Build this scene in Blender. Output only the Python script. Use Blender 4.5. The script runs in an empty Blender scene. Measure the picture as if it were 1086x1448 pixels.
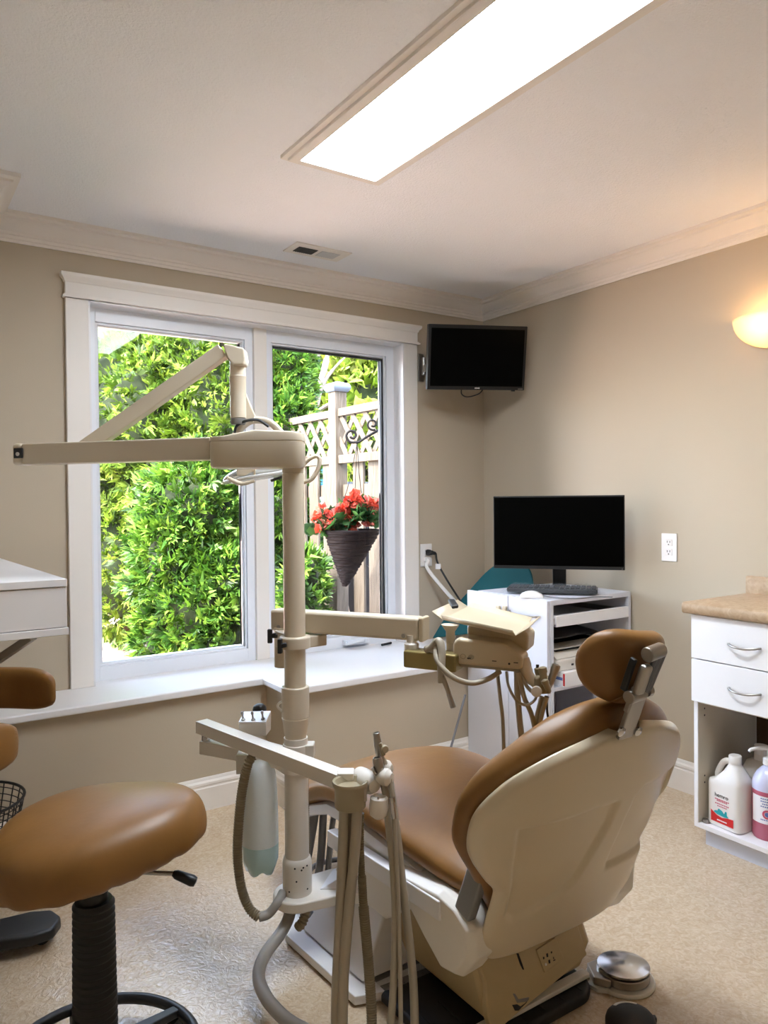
import bpy, bmesh, math, random
import numpy as np
from mathutils import Vector, Matrix
random.seed(7); RNG = np.random.default_rng(11)
SC = bpy.context.scene; COL = SC.collection
V = Vector
# ------------------------------------------------------------------ camera (solved from the room's vanishing points)
F = 1057.9; YAW, PITCH, ROLL = .593525, .0149192, .00878333
CAM = V((-2.9, -3.262, 1.28))
FW = V((math.sin(YAW)*math.cos(PITCH), math.cos(YAW)*math.cos(PITCH), -math.sin(PITCH)))
R0 = V((math.cos(YAW), -math.sin(YAW), 0)); D0 = FW.cross(R0)
RT = R0*math.cos(ROLL) + D0*math.sin(ROLL); DN = D0*math.cos(ROLL) - R0*math.sin(ROLL)
cd = bpy.data.cameras.new('camera'); cam = bpy.data.objects.new('camera', cd); COL.objects.link(cam)
cd.sensor_fit = 'HORIZONTAL'; cd.sensor_width = 36; cd.lens = 36*F/1086; cd.clip_start = .05; cd.clip_end = 200
m = Matrix((RT, -DN, -FW)).transposed().to_4x4(); m.translation = CAM
cam.matrix_world = m; SC.camera = cam
def ray(px, py): return RT*((px-543)/F) + DN*((py-724)/F) + FW
def W(px, py, d): return CAM + ray(px, py)*d              # point of the place at a depth
def WX(px, py, x): r = ray(px, py); return CAM + r*((x-CAM.x)/r.x)
def WY(px, py, y): r = ray(px, py); return CAM + r*((y-CAM.y)/r.y)
def WZ(px, py, z): r = ray(px, py); return CAM + r*((z-CAM.z)/r.z)
def WP(px, py, P, n): r = ray(px, py); return CAM + r*((P-CAM).dot(n)/r.dot(n))
# ------------------------------------------------------------------ materials
def lin(c):
    return tuple((x/255/12.92 if x/255 <= .04045 else ((x/255+.055)/1.055)**2.4) for x in c) + (1,)
def mat(name, c, rough=.5, metal=0, spec=.5, coat=0, noise=None, bump=None, alpha=None, trans=0, emit=None, sheen=0):
    m = bpy.data.materials.new(name); m.use_nodes = True; nt = m.node_tree; b = nt.nodes['Principled BSDF']
    b.inputs['Base Color'].default_value = lin(c); b.inputs['Roughness'].default_value = rough
    b.inputs['Metallic'].default_value = metal; b.inputs['Specular IOR Level'].default_value = spec
    b.inputs['Coat Weight'].default_value = coat; b.inputs['Transmission Weight'].default_value = trans
    if alpha is not None: b.inputs['Alpha'].default_value = alpha
    if emit: b.inputs['Emission Color'].default_value = lin(emit[0]); b.inputs['Emission Strength'].default_value = emit[1]
    tc = nt.nodes.new('ShaderNodeTexCoord')
    if noise:                                            # (second colour, scale, distortion, stretch)
        c2, sc, dist, st = noise
        mp = nt.nodes.new('ShaderNodeMapping'); mp.inputs['Scale'].default_value = st
        n = nt.nodes.new('ShaderNodeTexNoise'); n.inputs['Scale'].default_value = sc; n.inputs['Detail'].default_value = 6
        n.inputs['Distortion'].default_value = dist
        r = nt.nodes.new('ShaderNodeValToRGB'); r.color_ramp.elements[0].position = .35; r.color_ramp.elements[1].position = .68
        r.color_ramp.elements[0].color = lin(c); r.color_ramp.elements[1].color = lin(c2)
        nt.links.new(tc.outputs['Object'], mp.inputs[0]); nt.links.new(mp.outputs[0], n.inputs['Vector'])
        nt.links.new(n.outputs['Fac'], r.inputs[0]); nt.links.new(r.outputs[0], b.inputs['Base Color'])
    if bump:                                             # (scale, distance, strength, distortion)
        n = nt.nodes.new('ShaderNodeTexNoise'); n.inputs['Scale'].default_value = bump[0]; n.inputs['Detail'].default_value = 3
        if len(bump) > 3: n.inputs['Distortion'].default_value = bump[3]
        bp = nt.nodes.new('ShaderNodeBump'); bp.inputs['Distance'].default_value = bump[1]; bp.inputs['Strength'].default_value = bump[2]
        nt.links.new(tc.outputs['Object'], n.inputs['Vector'])
        nt.links.new(n.outputs['Fac'], bp.inputs['Height']); nt.links.new(bp.outputs[0], b.inputs['Normal'])
    return m
M = {}
M['wall'] = mat('wall_paint', (188,175,154), .6, spec=.3, bump=(220,.0006,.4))
M['ceil'] = mat('ceiling_paint', (241,242,245), .85, spec=.2, bump=(130,.004,.75,.6))
M['trim'] = mat('trim_paint', (234,228,220), .42, bump=(60,.0003,.3))
M['sill'] = mat('sill_paint', (230,228,228), .3)
M['vinyl'] = mat('window_vinyl', (232,235,240), .35)
M['gasket'] = mat('window_gasket', (30,31,34), .6)
M['floor'] = mat('vinyl_floor', (190,167,138), .22, spec=.9, noise=((208,189,163), 42, 2.2, (1,1,1)), bump=(34,.004,.7,2.4))
M['white'] = mat('white_laminate', (236,234,234), .4)
M['melamine'] = mat('white_melamine', (210,210,216), .38)
M['carcass'] = mat('cabinet_inside', (205,196,180), .55)
M['counter'] = mat('tan_laminate', (168,141,110), .4, noise=((188,163,134), 34, 1.4, (1,1,1)))
M['darkwood'] = mat('dark_back_panel', (66,42,20), .7)
M['toekick'] = mat('grey_toe_kick', (206,210,220), .5)
M['cream'] = mat('cream_enamel', (204,192,171), .33, coat=.15)
M['beige'] = mat('warm_beige_plastic', (199,184,156), .36, coat=.1)
M['shell'] = mat('gloss_beige_shell', (208,194,168), .3, coat=.1)
M['tan'] = mat('tan_cover', (192,170,130), .38, noise=((184,162,122), 7, .5, (1,1,1)))
M['offwhite'] = mat('offwhite_enamel', (222,216,206), .34)
M['paleplate'] = mat('pale_enamel', (226,224,224), .36)
M['olive'] = mat('olive_cast_bracket', (150,134,86), .35, metal=.5)
M['holder'] = mat('putty_holder', (158,146,120), .42)
M['hose'] = mat('grey_brown_tubing', (166,156,138), .42, bump=(160,.0005,.3))
M['ribhose'] = mat('ribbed_hose', (138,124,98), .5)
M['greyhose'] = mat('grey_hose', (150,146,140), .45)
M['leather'] = mat('caramel_vinyl', (136,95,46), .42, spec=.45, noise=((122,84,38), 5, .8, (1,1,1)), bump=(55,.0012,.3,.4))
M['chrome'] = mat('chrome', (205,205,208), .16, metal=1)
M['steel'] = mat('brushed_steel', (168,164,158), .32, metal=1)
M['darksteel'] = mat('dark_steel', (112,114,120), .3, metal=1)
M['nickel'] = mat('satin_nickel', (178,174,168), .3, metal=1)
M['grey'] = mat('grey_plastic', (128,126,124), .45)
M['black'] = mat('black_plastic', (20,20,21), .42)
M['gloss'] = mat('gloss_black_screen', (3,3,3), .3, spec=.06)
M['rubber'] = mat('black_rubber', (31,30,30), .6)
M['bellows'] = mat('black_bellows', (24,23,23), .5)
M['teal'] = mat('teal_vinyl', (10,92,100), .5)
M['cable'] = mat('grey_cable', (120,120,124), .5)
M['whiteplastic'] = mat('white_plastic', (236,234,232), .3)
M['jugp'] = mat('jug_plastic', (232,227,220), .35)
M['red'] = mat('label_red', (204,32,30), .5)
M['tealink'] = mat('label_teal', (30,160,165), .5)
M['ink'] = mat('label_black', (20,20,22), .6)
M['pinkink'] = mat('label_pink', (205,90,110), .6)
M['blueink'] = mat('label_blue', (92,110,170), .6)
M['paper'] = mat('label_paper', (240,238,240), .5)
M['pinksoap'] = mat('pink_liquid', (186,96,116), .2)
M['clearbottle'] = mat('clear_lavender_plastic', (205,205,228), .15)
M['bottle'] = mat('translucent_pet', (228,236,238), .25)
M['water'] = mat('blue_water', (190,220,225), .15)
M['film'] = mat('clear_film', (225,232,240), .12, alpha=.05)
M['frost'] = None
M['bulb'] = mat('lamp_bulb', (255,240,210), .4, emit=((255,206,140), 42))
M['fence'] = mat('weathered_cedar', (66,58,48), .8, noise=((92,85,75), 6, 1.2, (14,14,1)))
M['capm'] = mat('post_cap_grey', (82,92,106), .6)
M['iron'] = mat('wrought_iron', (22,22,24), .6, spec=.15)
M['wicker'] = mat('dark_wicker', (34,28,28), .75, spec=.08, noise=((22,18,19), 30, .5, (1,1,6)))
M['bark'] = mat('dark_bark', (74,56,40), .9)
M['palebark'] = mat('pale_bark', (112,103,92), .85)
M['ground'] = mat('woodchip_path', (196,160,140), .9, noise=((228,206,190), 22, 1.5, (1,1,1)), bump=(40,.02,.8))
M['bluebin'] = mat('blue_plastic', (14,112,170), .5)
M['carpaint'] = mat('dark_vehicle', (40,42,48), .3)
M['reflector'] = mat('lamp_reflector', (225,232,238), .12, metal=.7)
M['lens'] = mat('lamp_shield', (232,232,228), .08, alpha=.45)
M['grille'] = mat('vent_dark', (38,38,40), .6)
M['louver'] = mat('vent_pale', (205,204,204), .5)
spun = mat('spun_chrome', (214,214,218), .15, metal=1); _b = spun.node_tree.nodes['Principled BSDF']; _b.inputs['Anisotropic'].default_value = .75
_t = spun.node_tree.nodes.new('ShaderNodeTangent'); _t.direction_type = 'RADIAL'; _t.axis = 'Z'; spun.node_tree.links.new(_t.outputs[0], _b.inputs['Tangent'])
M['spun'] = spun
# glass pane: thin, straight-through transmission with a fresnel sheen
g = bpy.data.materials.new('window_glass'); g.use_nodes = True; nt = g.node_tree; nt.nodes.clear()
o = nt.nodes.new('ShaderNodeOutputMaterial'); mx = nt.nodes.new('ShaderNodeMixShader'); tr = nt.nodes.new('ShaderNodeBsdfTransparent')
gl = nt.nodes.new('ShaderNodeBsdfGlossy'); gl.inputs['Roughness'].default_value = .02; fr = nt.nodes.new('ShaderNodeFresnel'); fr.inputs['IOR'].default_value = 1.22
nt.links.new(fr.outputs[0], mx.inputs[0]); nt.links.new(tr.outputs[0], mx.inputs[1]); nt.links.new(gl.outputs[0], mx.inputs[2]); nt.links.new(mx.outputs[0], o.inputs[0])
M['glass'] = g
# light diffuser: two tubes glow through the prismatic sheet
g = mat('light_diffuser', (250,246,244), .4); nt = g.node_tree; b = nt.nodes['Principled BSDF']
tc = nt.nodes.new('ShaderNodeTexCoord'); sx = nt.nodes.new('ShaderNodeSeparateXYZ'); nt.links.new(tc.outputs['Object'], sx.inputs[0])
ma = nt.nodes.new('ShaderNodeMath'); ma.operation = 'ABSOLUTE'; nt.links.new(sx.outputs[0], ma.inputs[0])
rp = nt.nodes.new('ShaderNodeMapRange'); rp.inputs['From Min'].default_value = 0; rp.inputs['From Max'].default_value = .07
rp.inputs['To Min'].default_value = .8; rp.inputs['To Max'].default_value = 1.15
nt.links.new(ma.outputs[0], rp.inputs['Value'])
ml = nt.nodes.new('ShaderNodeMath'); ml.operation = 'MULTIPLY'; ml.inputs[1].default_value = 17.5; nt.links.new(rp.outputs[0], ml.inputs[0])
b.inputs['Emission Color'].default_value = lin((233,243,255)); nt.links.new(ml.outputs[0], b.inputs['Emission Strength'])
M['diffuser'] = g
def leafmat(name, stops, rough=.55, trans=.25):
    m = bpy.data.materials.new(name); m.use_nodes = True; nt = m.node_tree; b = nt.nodes['Principled BSDF']
    at = nt.nodes.new('ShaderNodeAttribute'); at.attribute_name = 'tint'
    r = nt.nodes.new('ShaderNodeValToRGB')
    while len(r.color_ramp.elements) < len(stops): r.color_ramp.elements.new(.5)
    for i, c in enumerate(stops): r.color_ramp.elements[i].position = i/(len(stops)-1); r.color_ramp.elements[i].color = lin(c)
    nt.links.new(at.outputs['Fac'], r.inputs[0]); nt.links.new(r.outputs[0], b.inputs['Base Color']); b.inputs['Roughness'].default_value = rough
    tl = nt.nodes.new('ShaderNodeBsdfTranslucent'); mx = nt.nodes.new('ShaderNodeMixShader'); mx.inputs[0].default_value = trans
    nt.links.new(r.outputs[0], tl.inputs[0]); nt.links.new(b.outputs[0], mx.inputs[1]); nt.links.new(tl.outputs[0], mx.inputs[2])
    nt.links.new(mx.outputs[0], nt.nodes['Material Output'].inputs[0])
    return m
M['cedar'] = leafmat('cedar_foliage', [(38,60,12),(70,100,22),(104,132,36),(130,152,56)])
M['cedarlow'] = leafmat('green_cedar_foliage', [(24,54,12),(50,92,20),(82,122,32),(108,142,46)])
M['tree'] = leafmat('tree_foliage', [(80,106,26),(112,136,40),(140,158,64),(168,178,104)], trans=.4)
M['frost'] = leafmat('frosted_glass', [(250,240,222),(250,240,222)], rough=.25, trans=.55)
M['leaf'] = leafmat('begonia_leaf', [(24,58,26),(44,84,38),(70,112,52)])
M['petal'] = leafmat('begonia_petal', [(206,70,50),(220,96,68),(228,120,100),(232,150,142)], trans=.3)
# ------------------------------------------------------------------ mesh helpers
ORG = {}
def catmull(P, steps):
    P = [V(p) for p in P]
    if len(P) < 3: return P
    out = []
    for i in range(len(P)-1):
        a = P[i-1] if i else P[0]*2-P[1]; b, c = P[i], P[i+1]; d = P[i+2] if i+2 < len(P) else P[-1]*2-P[-2]
        for k in range(steps):
            t = k/steps
            out.append(.5*((2*b)+(c-a)*t+(2*a-5*b+4*c-d)*t*t+(3*b-a-3*c+d)*t**3))
    return out+[P[-1]]
def frame(ax, up=(0,0,1)):
    z = V(ax).normalized(); u = V(up)
    if abs(z.dot(u.normalized())) > .98: u = V((0,1,0))
    x = u.cross(z).normalized(); return x, z.cross(x), z
class MB:
    def __init__(s): s.bm = bmesh.new()
    def ring(s, pts): return [s.bm.verts.new(p) for p in pts]
    def loft(s, rings, cap=True, closed=True):
        R = [s.ring(r) for r in rings]; n = len(R[0])
        for a, b in zip(R, R[1:]):
            for i in range(n if closed else n-1):
                j = (i+1) % n
                try: s.bm.faces.new((a[i], a[j], b[j], b[i]))
                except ValueError: pass
        if cap and closed:
            s.bm.faces.new(list(reversed(R[0]))); s.bm.faces.new(R[-1])
        return s
    def box(s, lo, hi):
        lo, hi = V(lo), V(hi)
        return s.prism([(lo.x,lo.y,lo.z),(hi.x,lo.y,lo.z),(hi.x,hi.y,lo.z),(lo.x,hi.y,lo.z)], (0,0,hi.z-lo.z))
    def prism(s, pts, ext):
        e = V(ext); return s.loft([[V(p) for p in pts], [V(p)+e for p in pts]])
    def beam(s, p, q, w, h, up=(0,0,1), w2=None, h2=None):
        p, q = V(p), V(q); x, y, z = frame(q-p, up); w2 = w2 or w; h2 = h2 or h
        r = lambda c, w, h: [c+x*(w/2)*a+y*(h/2)*b for a, b in ((-1,-1),(1,-1),(1,1),(-1,1))]
        return s.loft([r(p, w, h), r(q, w2, h2)])
    def obox(s, c, X, Y, Z, sx, sy, sz):
        c = V(c); k = [c+X*(a*sx/2)+Y*(b*sy/2)-Z*(sz/2) for a, b in ((-1,-1),(1,-1),(1,1),(-1,1))]
        return s.prism(k, Z*sz)
    def lathe(s, prof, c=(0,0,0), ax=(0,0,1), n=32, up=(0,0,1), sq=None):
        x, y, z = frame(ax, up); c = V(c); rings = []
        for r, h in prof:
            rings.append([c+z*h+(x*math.cos(t)+y*math.sin(t))*max(r, 1e-4) for t in (2*math.pi*i/n for i in range(n))])
        return s.loft(rings)
    def cyl(s, p, q, r, n=24, r2=None):
        p, q = V(p), V(q); return s.lathe([(r,0),(r if r2 is None else r2,(q-p).length)], p, q-p, n)
    def tube(s, pts, r, n=10, steps=8, rib=None, flat=1):
        P = catmull(pts, steps)
        if rib:                                          # resample evenly for a corrugated hose
            L = [0]
            for a, b in zip(P, P[1:]): L.append(L[-1]+(b-a).length)
            N = max(4, int(L[-1]/rib*4)); Q = []; k = 0
            for i in range(N+1):
                t = L[-1]*i/N
                while k < len(L)-2 and L[k+1] < t: k += 1
                Q.append(P[k].lerp(P[k+1], (t-L[k])/max(1e-9, L[k+1]-L[k])))
            P = Q
        T = [(P[min(i+1, len(P)-1)]-P[max(i-1, 0)]).normalized() for i in range(len(P))]
        x, y, z = frame(T[0]); rings = []
        for i, p in enumerate(P):
            x = (x-T[i]*x.dot(T[i])).normalized(); y = T[i].cross(x)
            rr = r[min(len(r)-1, int(i*len(r)/len(P)))] if isinstance(r, (list, tuple)) else r
            if rib: rr *= (1, 1.0, .84, .84)[i % 4]
            rings.append([p+(x*math.cos(t)+y*math.sin(t)*flat)*rr for t in (2*math.pi*k/n for k in range(n))])
        return s.loft(rings)
    def ball(s, c, r, n=20, ax=(0,0,1)):
        r = V(r) if not isinstance(r, (int, float)) else V((r, r, r)); rings = []; c = V(c)
        for i in range(n//2+1):
            a = -math.pi/2+math.pi*i/(n//2); k = max(.02, math.cos(a))
            rings.append([c+V((r.x*k*math.cos(t), r.y*k*math.sin(t), r.z*math.sin(a))) for t in (2*math.pi*j/n for j in range(n))])
        return s.loft(rings)
    def poly(s, pts): s.bm.faces.new([s.bm.verts.new(V(p)) for p in pts]); return s
    def text(s, body, size, o, X, Y, lift=.0008):
        cu = bpy.data.curves.new('lettering', 'FONT'); cu.body = body; cu.size = size; cu.align_x = 'CENTER'; cu.align_y = 'CENTER'; cu.extrude = .0003; cu.resolution_u = 3
        t = bpy.data.objects.new('lettering', cu); COL.objects.link(t)
        me = bpy.data.meshes.new_from_object(t.evaluated_get(bpy.context.evaluated_depsgraph_get()))
        Z = X.cross(Y)
        vs = [s.bm.verts.new(V(o)+X*v.co.x+Y*v.co.y+Z*(v.co.z+lift)) for v in me.vertices]
        for p in me.polygons:
            try: s.bm.faces.new([vs[i] for i in p.vertices])
            except ValueError: pass
        bpy.data.objects.remove(t); bpy.data.curves.remove(cu); bpy.data.meshes.remove(me)
        return s
    def build(s, name, m, parent=None, bevel=0, seg=2, ang=38, sub=0, solid=0, loc=None, flip=False):
        bm = s.bm; bmesh.ops.remove_doubles(bm, verts=bm.verts, dist=1e-6)
        bmesh.ops.recalc_face_normals(bm, faces=bm.faces)
        o = ORG[parent.name] if parent else V(loc) if loc is not None else V((0,0,0))
        for v in bm.verts: v.co -= o
        for f in bm.faces: f.smooth = True
        for e in bm.edges:
            if len(e.link_faces) == 2 and e.calc_face_angle(0) > math.radians(ang): e.smooth = False
        me = bpy.data.meshes.new(name); bm.to_mesh(me); bm.free(); me.materials.append(M[m])
        ob = bpy.data.objects.new(name, me); COL.objects.link(ob)
        if parent: ob.parent = parent
        else: ob.location = o
        ORG[ob.name] = o
        if solid:
            md = ob.modifiers.new('thickness', 'SOLIDIFY'); md.thickness = solid; md.offset = 0
        if bevel:
            md = ob.modifiers.new('edge', 'BEVEL'); md.width = bevel; md.segments = seg; md.limit_method = 'ANGLE'; md.angle_limit = math.radians(ang); md.harden_normals = True
        if sub:
            md = ob.modifiers.new('smooth', 'SUBSURF'); md.levels = sub; md.render_levels = sub
        return ob
def thing(name, label, cat, loc, group=None):
    o = bpy.data.objects.new(name, None); COL.objects.link(o); o.location = loc; o.empty_display_size = .05
    o['label'] = label; o['category'] = cat
    if group: o['group'] = group
    ORG[o.name] = V(loc); return o
def tag(o, label, cat, group=None):
    o['label'] = label; o['category'] = cat
    if group: o['group'] = group
    return o
def struct(o): o['kind'] = 'structure'; return o
def super_ring(c, X, Y, a, b, n=28, e=.6, bend=0, Bv=None, crown=0):
    out = []
    for i in range(n):
        t = 2*math.pi*i/n; cx = math.copysign(abs(math.cos(t))**e, math.cos(t)); sy = math.copysign(abs(math.sin(t))**e, math.sin(t))
        p = c+X*(a*cx)+Y*(b*sy)
        if bend: p = p+Bv*(bend*cx*cx)
        if crown and sy > 0: p = p+Y*(crown*(1-cx*cx))
        out.append(p)
    return out
X_, Y_, Z_ = V((1,0,0)), V((0,1,0)), V((0,0,1))
# ================================================================== THE SETTING
CZ = 2.405; SILL = .52
XL, XR, YT, YB = -3.45, 0.0, 0.0, -4.3
def S(mb, name, m, **k): return struct(mb.build(name, m, **k))
S(MB().box((XL-.15,YB-.15,-.1),(XR+.15,.15,0)), 'floor', 'floor')
S(MB().box((XL-.15,YB-.15,CZ),(XR+.15,.15,CZ+.15)), 'ceiling', 'ceil')
WL, WR, WB, WT = -2.172, -.576, SILL-.03, 2.118
wb = MB()
wb.box((XL-.15,0,0),(WL,.15,CZ)).box((WR,0,0),(XR+.15,.15,CZ)).box((WL,0,WT),(WR,.15,CZ)).box((WL,0,0),(WR,.15,WB))
S(MB().box((XL,-.27,0),(-1.51,0,WB)), 'wall_ledge', 'wall'); S(MB().box((-1.51,-.495,0),(XR,0,WB)), 'wall_box_ledge', 'wall')
S(wb, 'wall_back', 'wall')
S(MB().box((0,YB-.15,0),(.15,0,CZ)), 'wall_right', 'wall')
S(MB().box((XL-.15,YB-.15,0),(XL,0,CZ)), 'wall_left', 'wall')
S(MB().box((XL,YB-.15,0),(0,YB,CZ)), 'wall_front', 'wall')
S(MB().prism([(XL,-.305,WB),(-1.54,-.305,WB),(-1.54,-.545,WB),(XR,-.545,WB),(XR,0,WB),(WR,0,WB),(WR,.07,WB),(WL,.07,WB),(WL,0,WB),(XL,0,WB)], (0,0,.03)), 'trim_1', 'sill', bevel=.007, seg=3)
# crown: profile (out from the wall, down from the ceiling)
CP = [(0,-.098),(.008,-.098),(.010,-.088),(.015,-.086),(.016,-.074),(.022,-.072),(.023,-.062),(.030,-.058),(.044,-.040),(.060,-.028),(.068,-.026),(.070,-.018),(.078,-.016),(.090,-.014),(.090,0),(0,0)]
def sweep(mb, prof, path, out):                             # path corners with mitred outward vectors
    mb.loft([[V((p[0],p[1],CZ))+V((o[0],o[1],0))*u+V((0,0,z)) for u, z in prof] for p, o in zip(path, out)]); return mb
BX, BY = -2.572, -.36                                       # bulkhead over the left wall cabinets
S(sweep(MB(), CP, [(BX,0),(XR,0)], [(1,-1),(-1,-1)]), 'trim_2', 'trim', ang=25)
S(sweep(MB(), CP, [(XR,0),(XR,YB)], [(-1,-1),(-1,1)]), 'trim_3', 'trim', ang=25)
S(sweep(MB(), CP, [(XL,BY),(BX,BY),(BX,0)], [(1,-1),(1,-1),(1,-1)]), 'trim_4', 'trim', ang=25)
S(MB().box((XL,BY,1.9),(BX,0,CZ)), 'wall_soffit', 'wall')
BP = [(0,0),(.014,0),(.014,.093),(.011,.097),(.011,.103),(.014,.106),(.013,.116),(.007,.124),(.006,.130),(.003,.136),(0,.136)]
def base(name, p, q, n, e0=0, e1=0):
    p, q, n = V(p), V(q), V(n); t = (q-p).normalized()
    S(MB().loft([[c+n*u+t*(u*e)+Z_*z for u, z in BP] for c, e in ((p, e0), (q, e1))]), name, 'trim', ang=25)
base('baseboard_back', (XL,-.27,0), (-1.51,-.27,0), (0,-1,0), 0, -1)
base('baseboard_notch', (-1.51,-.27,0), (-1.51,-.495,0), (-1,0,0), 1, 1)
base('baseboard_ledge', (-1.51,-.495,0), (0,-.495,0), (0,-1,0), -1, 0)
base('baseboard_right', (0,-.495,0), (0,-1.7,0), (-1,0,0))
# window casing and head
S(MB().box((-2.262,-.02,SILL),(WL,0,WT)).box((WR,-.02,SILL),(-.487,0,WT)), 'trim_5', 'trim', bevel=.003)
hd = MB().box((-2.262,-.024,WT),(-.487,0,2.19)).box((-2.274,-.034,WT),(-.475,0,WT+.008)).box((-2.268,-.028,WT+.008),(-.481,0,WT+.014))
hd.loft([[V((-2.262-o,-.024-o,z)),V((-.487+o,-.024-o,z)),V((-.487+o,0,z)),V((-2.262-o,0,z))] for o, z in ((0,2.180),(.004,2.184),(.006,2.192),(.016,2.202),(.018,2.206),(.018,2.217))])
S(hd, 'trim_6', 'trim', bevel=.0015, ang=50)
FY0, FY1 = .07, .13
def sash(n, x0, x1, g0, g1, gz0, gz1, dark):
    f = MB(); z0, z1 = SILL-.02, WT
    def rect(a0, a1, c0, c1, y0, y1, b0, b1, d0, d1):        # outer rect a/c minus inner rect b/d
        f.box((a0,y0,c0),(b0,y1,c1)).box((b1,y0,c0),(a1,y1,c1)).box((b0,y0,c0),(b1,y1,d0)).box((b0,y0,d1),(b1,y1,c1))
    rect(x0, x1, z0, z1, FY0, FY1+.02, g0-.014, g1+.014, gz0-.014, gz1+.014)
    rect(g0-.014, g1+.014, gz0-.014, gz1+.014, FY0+.012, FY1, g0-.004, g1+.004, gz0-.004, gz1+.004)
    rect(g0-.004, g1+.004, gz0-.004, gz1+.004, FY0+.022, FY1, g0, g1, gz0, gz1)
    w = S(f, 'window_%d' % n, 'vinyl', bevel=.0025)
    p = MB().box((g0,.104,gz0),(g1,.108,gz1)).build('pane', 'glass', w)
    if dark:
        q = MB(); t = .006
        q.box((g0,.095,gz0),(g0+t,.1035,gz1)).box((g1-t*1.6,.085,gz0),(g1,.1035,gz1)).box((g0,.085,gz1-t*1.6),(g1,.1035,gz1)).box((g0,.095,gz0),(g1,.1035,gz0+t))
        q.build('gasket', 'gasket', w)
    return w
sash(1, WL, -1.405, -2.112, -1.458, .592, 2.04, False)
w2 = sash(2, -1.338, WR, -1.293, -.643, .592, 2.042, True)
S(MB().box((-1.405,.052,SILL),(-1.338,.15,WT)), 'trim_7', 'trim', bevel=.003)
j = MB().box((WR-.006,-.0195,SILL),(WR+.001,FY0+.001,WT)).box((WL-.001,-.0195,SILL),(WL+.006,FY0+.001,WT)).box((WL,-.0195,WT-.006),(WR,FY0+.001,WT+.001)); S(j, 'trim_8', 'sill')
h = MB(); a = WY(490, 902, .045); b = WY(518, 893, .03)
h.box((a.x-.01,.03,.535),(a.x+.13,.07,.56)); h.tube([(a.x+.10,.035,.55),(a.x+.07,.02,.553),(a.x-.02,.018,.548)], .009, 8)
h.build('crank_handle', 'vinyl', w2, bevel=.004)
# ------------------------------------------------------------------ ceiling fittings
t = thing('ceiling_light', 'long white fluorescent ceiling light with glowing ribbed diffuser', 'ceiling light', (-1.61,-1.68,CZ))
fr = MB(); a0, a1, b0, b1 = -1.802, -1.418, -2.33, -1.05; i0, i1, j0, j1 = -1.752, -1.462, -2.28, -1.095
for z0, z1, k in ((CZ-.012, CZ+.002, 0), (CZ-.022, CZ-.011, .018)):
    fr.box((a0+k,b0+k,z0),(i0,b1-k,z1)).box((i1,b0+k,z0),(a1-k,b1-k,z1)).box((i0,b0+k,z0),(i1,j0,z1)).box((i0,j1,z0),(i1,b1-k,z1))
fr.build('frame', 'trim', t, bevel=.002)
o = MB().box((i0-.001,j0-.001,CZ-.017),(i1+.001,j1+.001,CZ-.010)).build('diffuser', 'diffuser', t)
t = thing('ceiling_vent', 'flat white ceiling register with one dark open half above the window', 'vent', (-1.245,-.295,CZ))
MB().box((-1.385,-.362,CZ-.005),(-1.105,-.224,CZ+.001)).build('frame', 'trim', t, bevel=.002)
MB().box((-1.352,-.322,CZ-.0065),(-1.258,-.258,CZ-.003)).build('open_grille', 'grille', t)
g = MB()
for k in range(9): g.box((-1.352+k*.0105,-.322,CZ-.008),(-1.349+k*.0105,-.258,CZ-.006))
g.build('louver', 'gasket', t)
g = MB().box((-1.238,-.325,CZ-.0065),(-1.145,-.256,CZ-.003))
for k in range(9): g.box((-1.238+k*.0105,-.325,CZ-.008),(-1.234+k*.0105,-.256,CZ-.006))
g.build('closed_grille', 'louver', t)
# ------------------------------------------------------------------ wall sconce
sy, sz, sr = -1.70, 1.955, .165
t = thing('wall_sconce', 'half bowl alabaster glass wall sconce glowing on the right wall', 'wall lamp', (0,sy,sz))
g = MB(); rings = []
for i in range(13):
    a = math.pi/2*i/12; rr = sr*math.cos(a); zz = -.125*math.sin(a)
    rings.append([V((-max(.004, rr*.62)*math.sin(p)-.004, sy-max(.004, rr)*math.cos(p), sz+.035+zz)) for p in (math.pi*k/24 for k in range(25))])
g.loft(rings, closed=False, cap=False); o = g.build('glass_shade', 'frost', t, solid=.005)
MB().box((-.03,sy-.05,sz-.06),(0,sy+.05,sz+.02)).build('back_plate', 'nickel', t, bevel=.004)
for k in (-1, 1): MB().box((-.016,sy+k*sr-.006,sz+.014),(0,sy+k*sr+.006,sz+.034)).build('clip', 'chrome', t, bevel=.002)
MB().ball((-.04,sy,sz-.098), .011).build('finial', 'steel', t)
MB().ball((-.05,sy,sz+.0), (.022,.022,.034)).build('bulb', 'bulb', t)
# ------------------------------------------------------------------ outlets
def outlet(name, label, c, X, n):
    t = thing(name, label, 'outlet', c); c = V(c); Y = Z_
    MB().obox(c+n*.003, X, Y, n, .078, .124, .006).build('cover_plate', 'whiteplastic', t, bevel=.0025)
    for k in (-1, 1):
        f = MB().obox(c+n*.007+Y*(k*.021), X, Y, n, .034, .030, .003).build('socket', 'whiteplastic', t, bevel=.006)
        q = MB()
        for j in (-1, 1): q.obox(c+n*.0086+Y*(k*.021+.004)+X*(j*.0065), X, Y, n, .0028, .009, .001)
        q.obox(c+n*.0086+Y*(k*.021-.008), X, Y, n, .005, .005, .001)
        q.build('slot', 'gasket', f)
    return t
outlet('wall_outlet', 'white double wall outlet with empty sockets on the right wall', WX(947, 774, 0), V((0,-1,0)), V((-1,0,0)))
oc = WY(602, 785, 0); outlet('wall_outlet', 'white wall outlet beside the window with two cords plugged in', oc, V((1,0,0)), V((0,-1,0)))
t = thing('black_power_cord', 'black power cord plugged in beside the window, white tag on it', 'power cord', oc)
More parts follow.
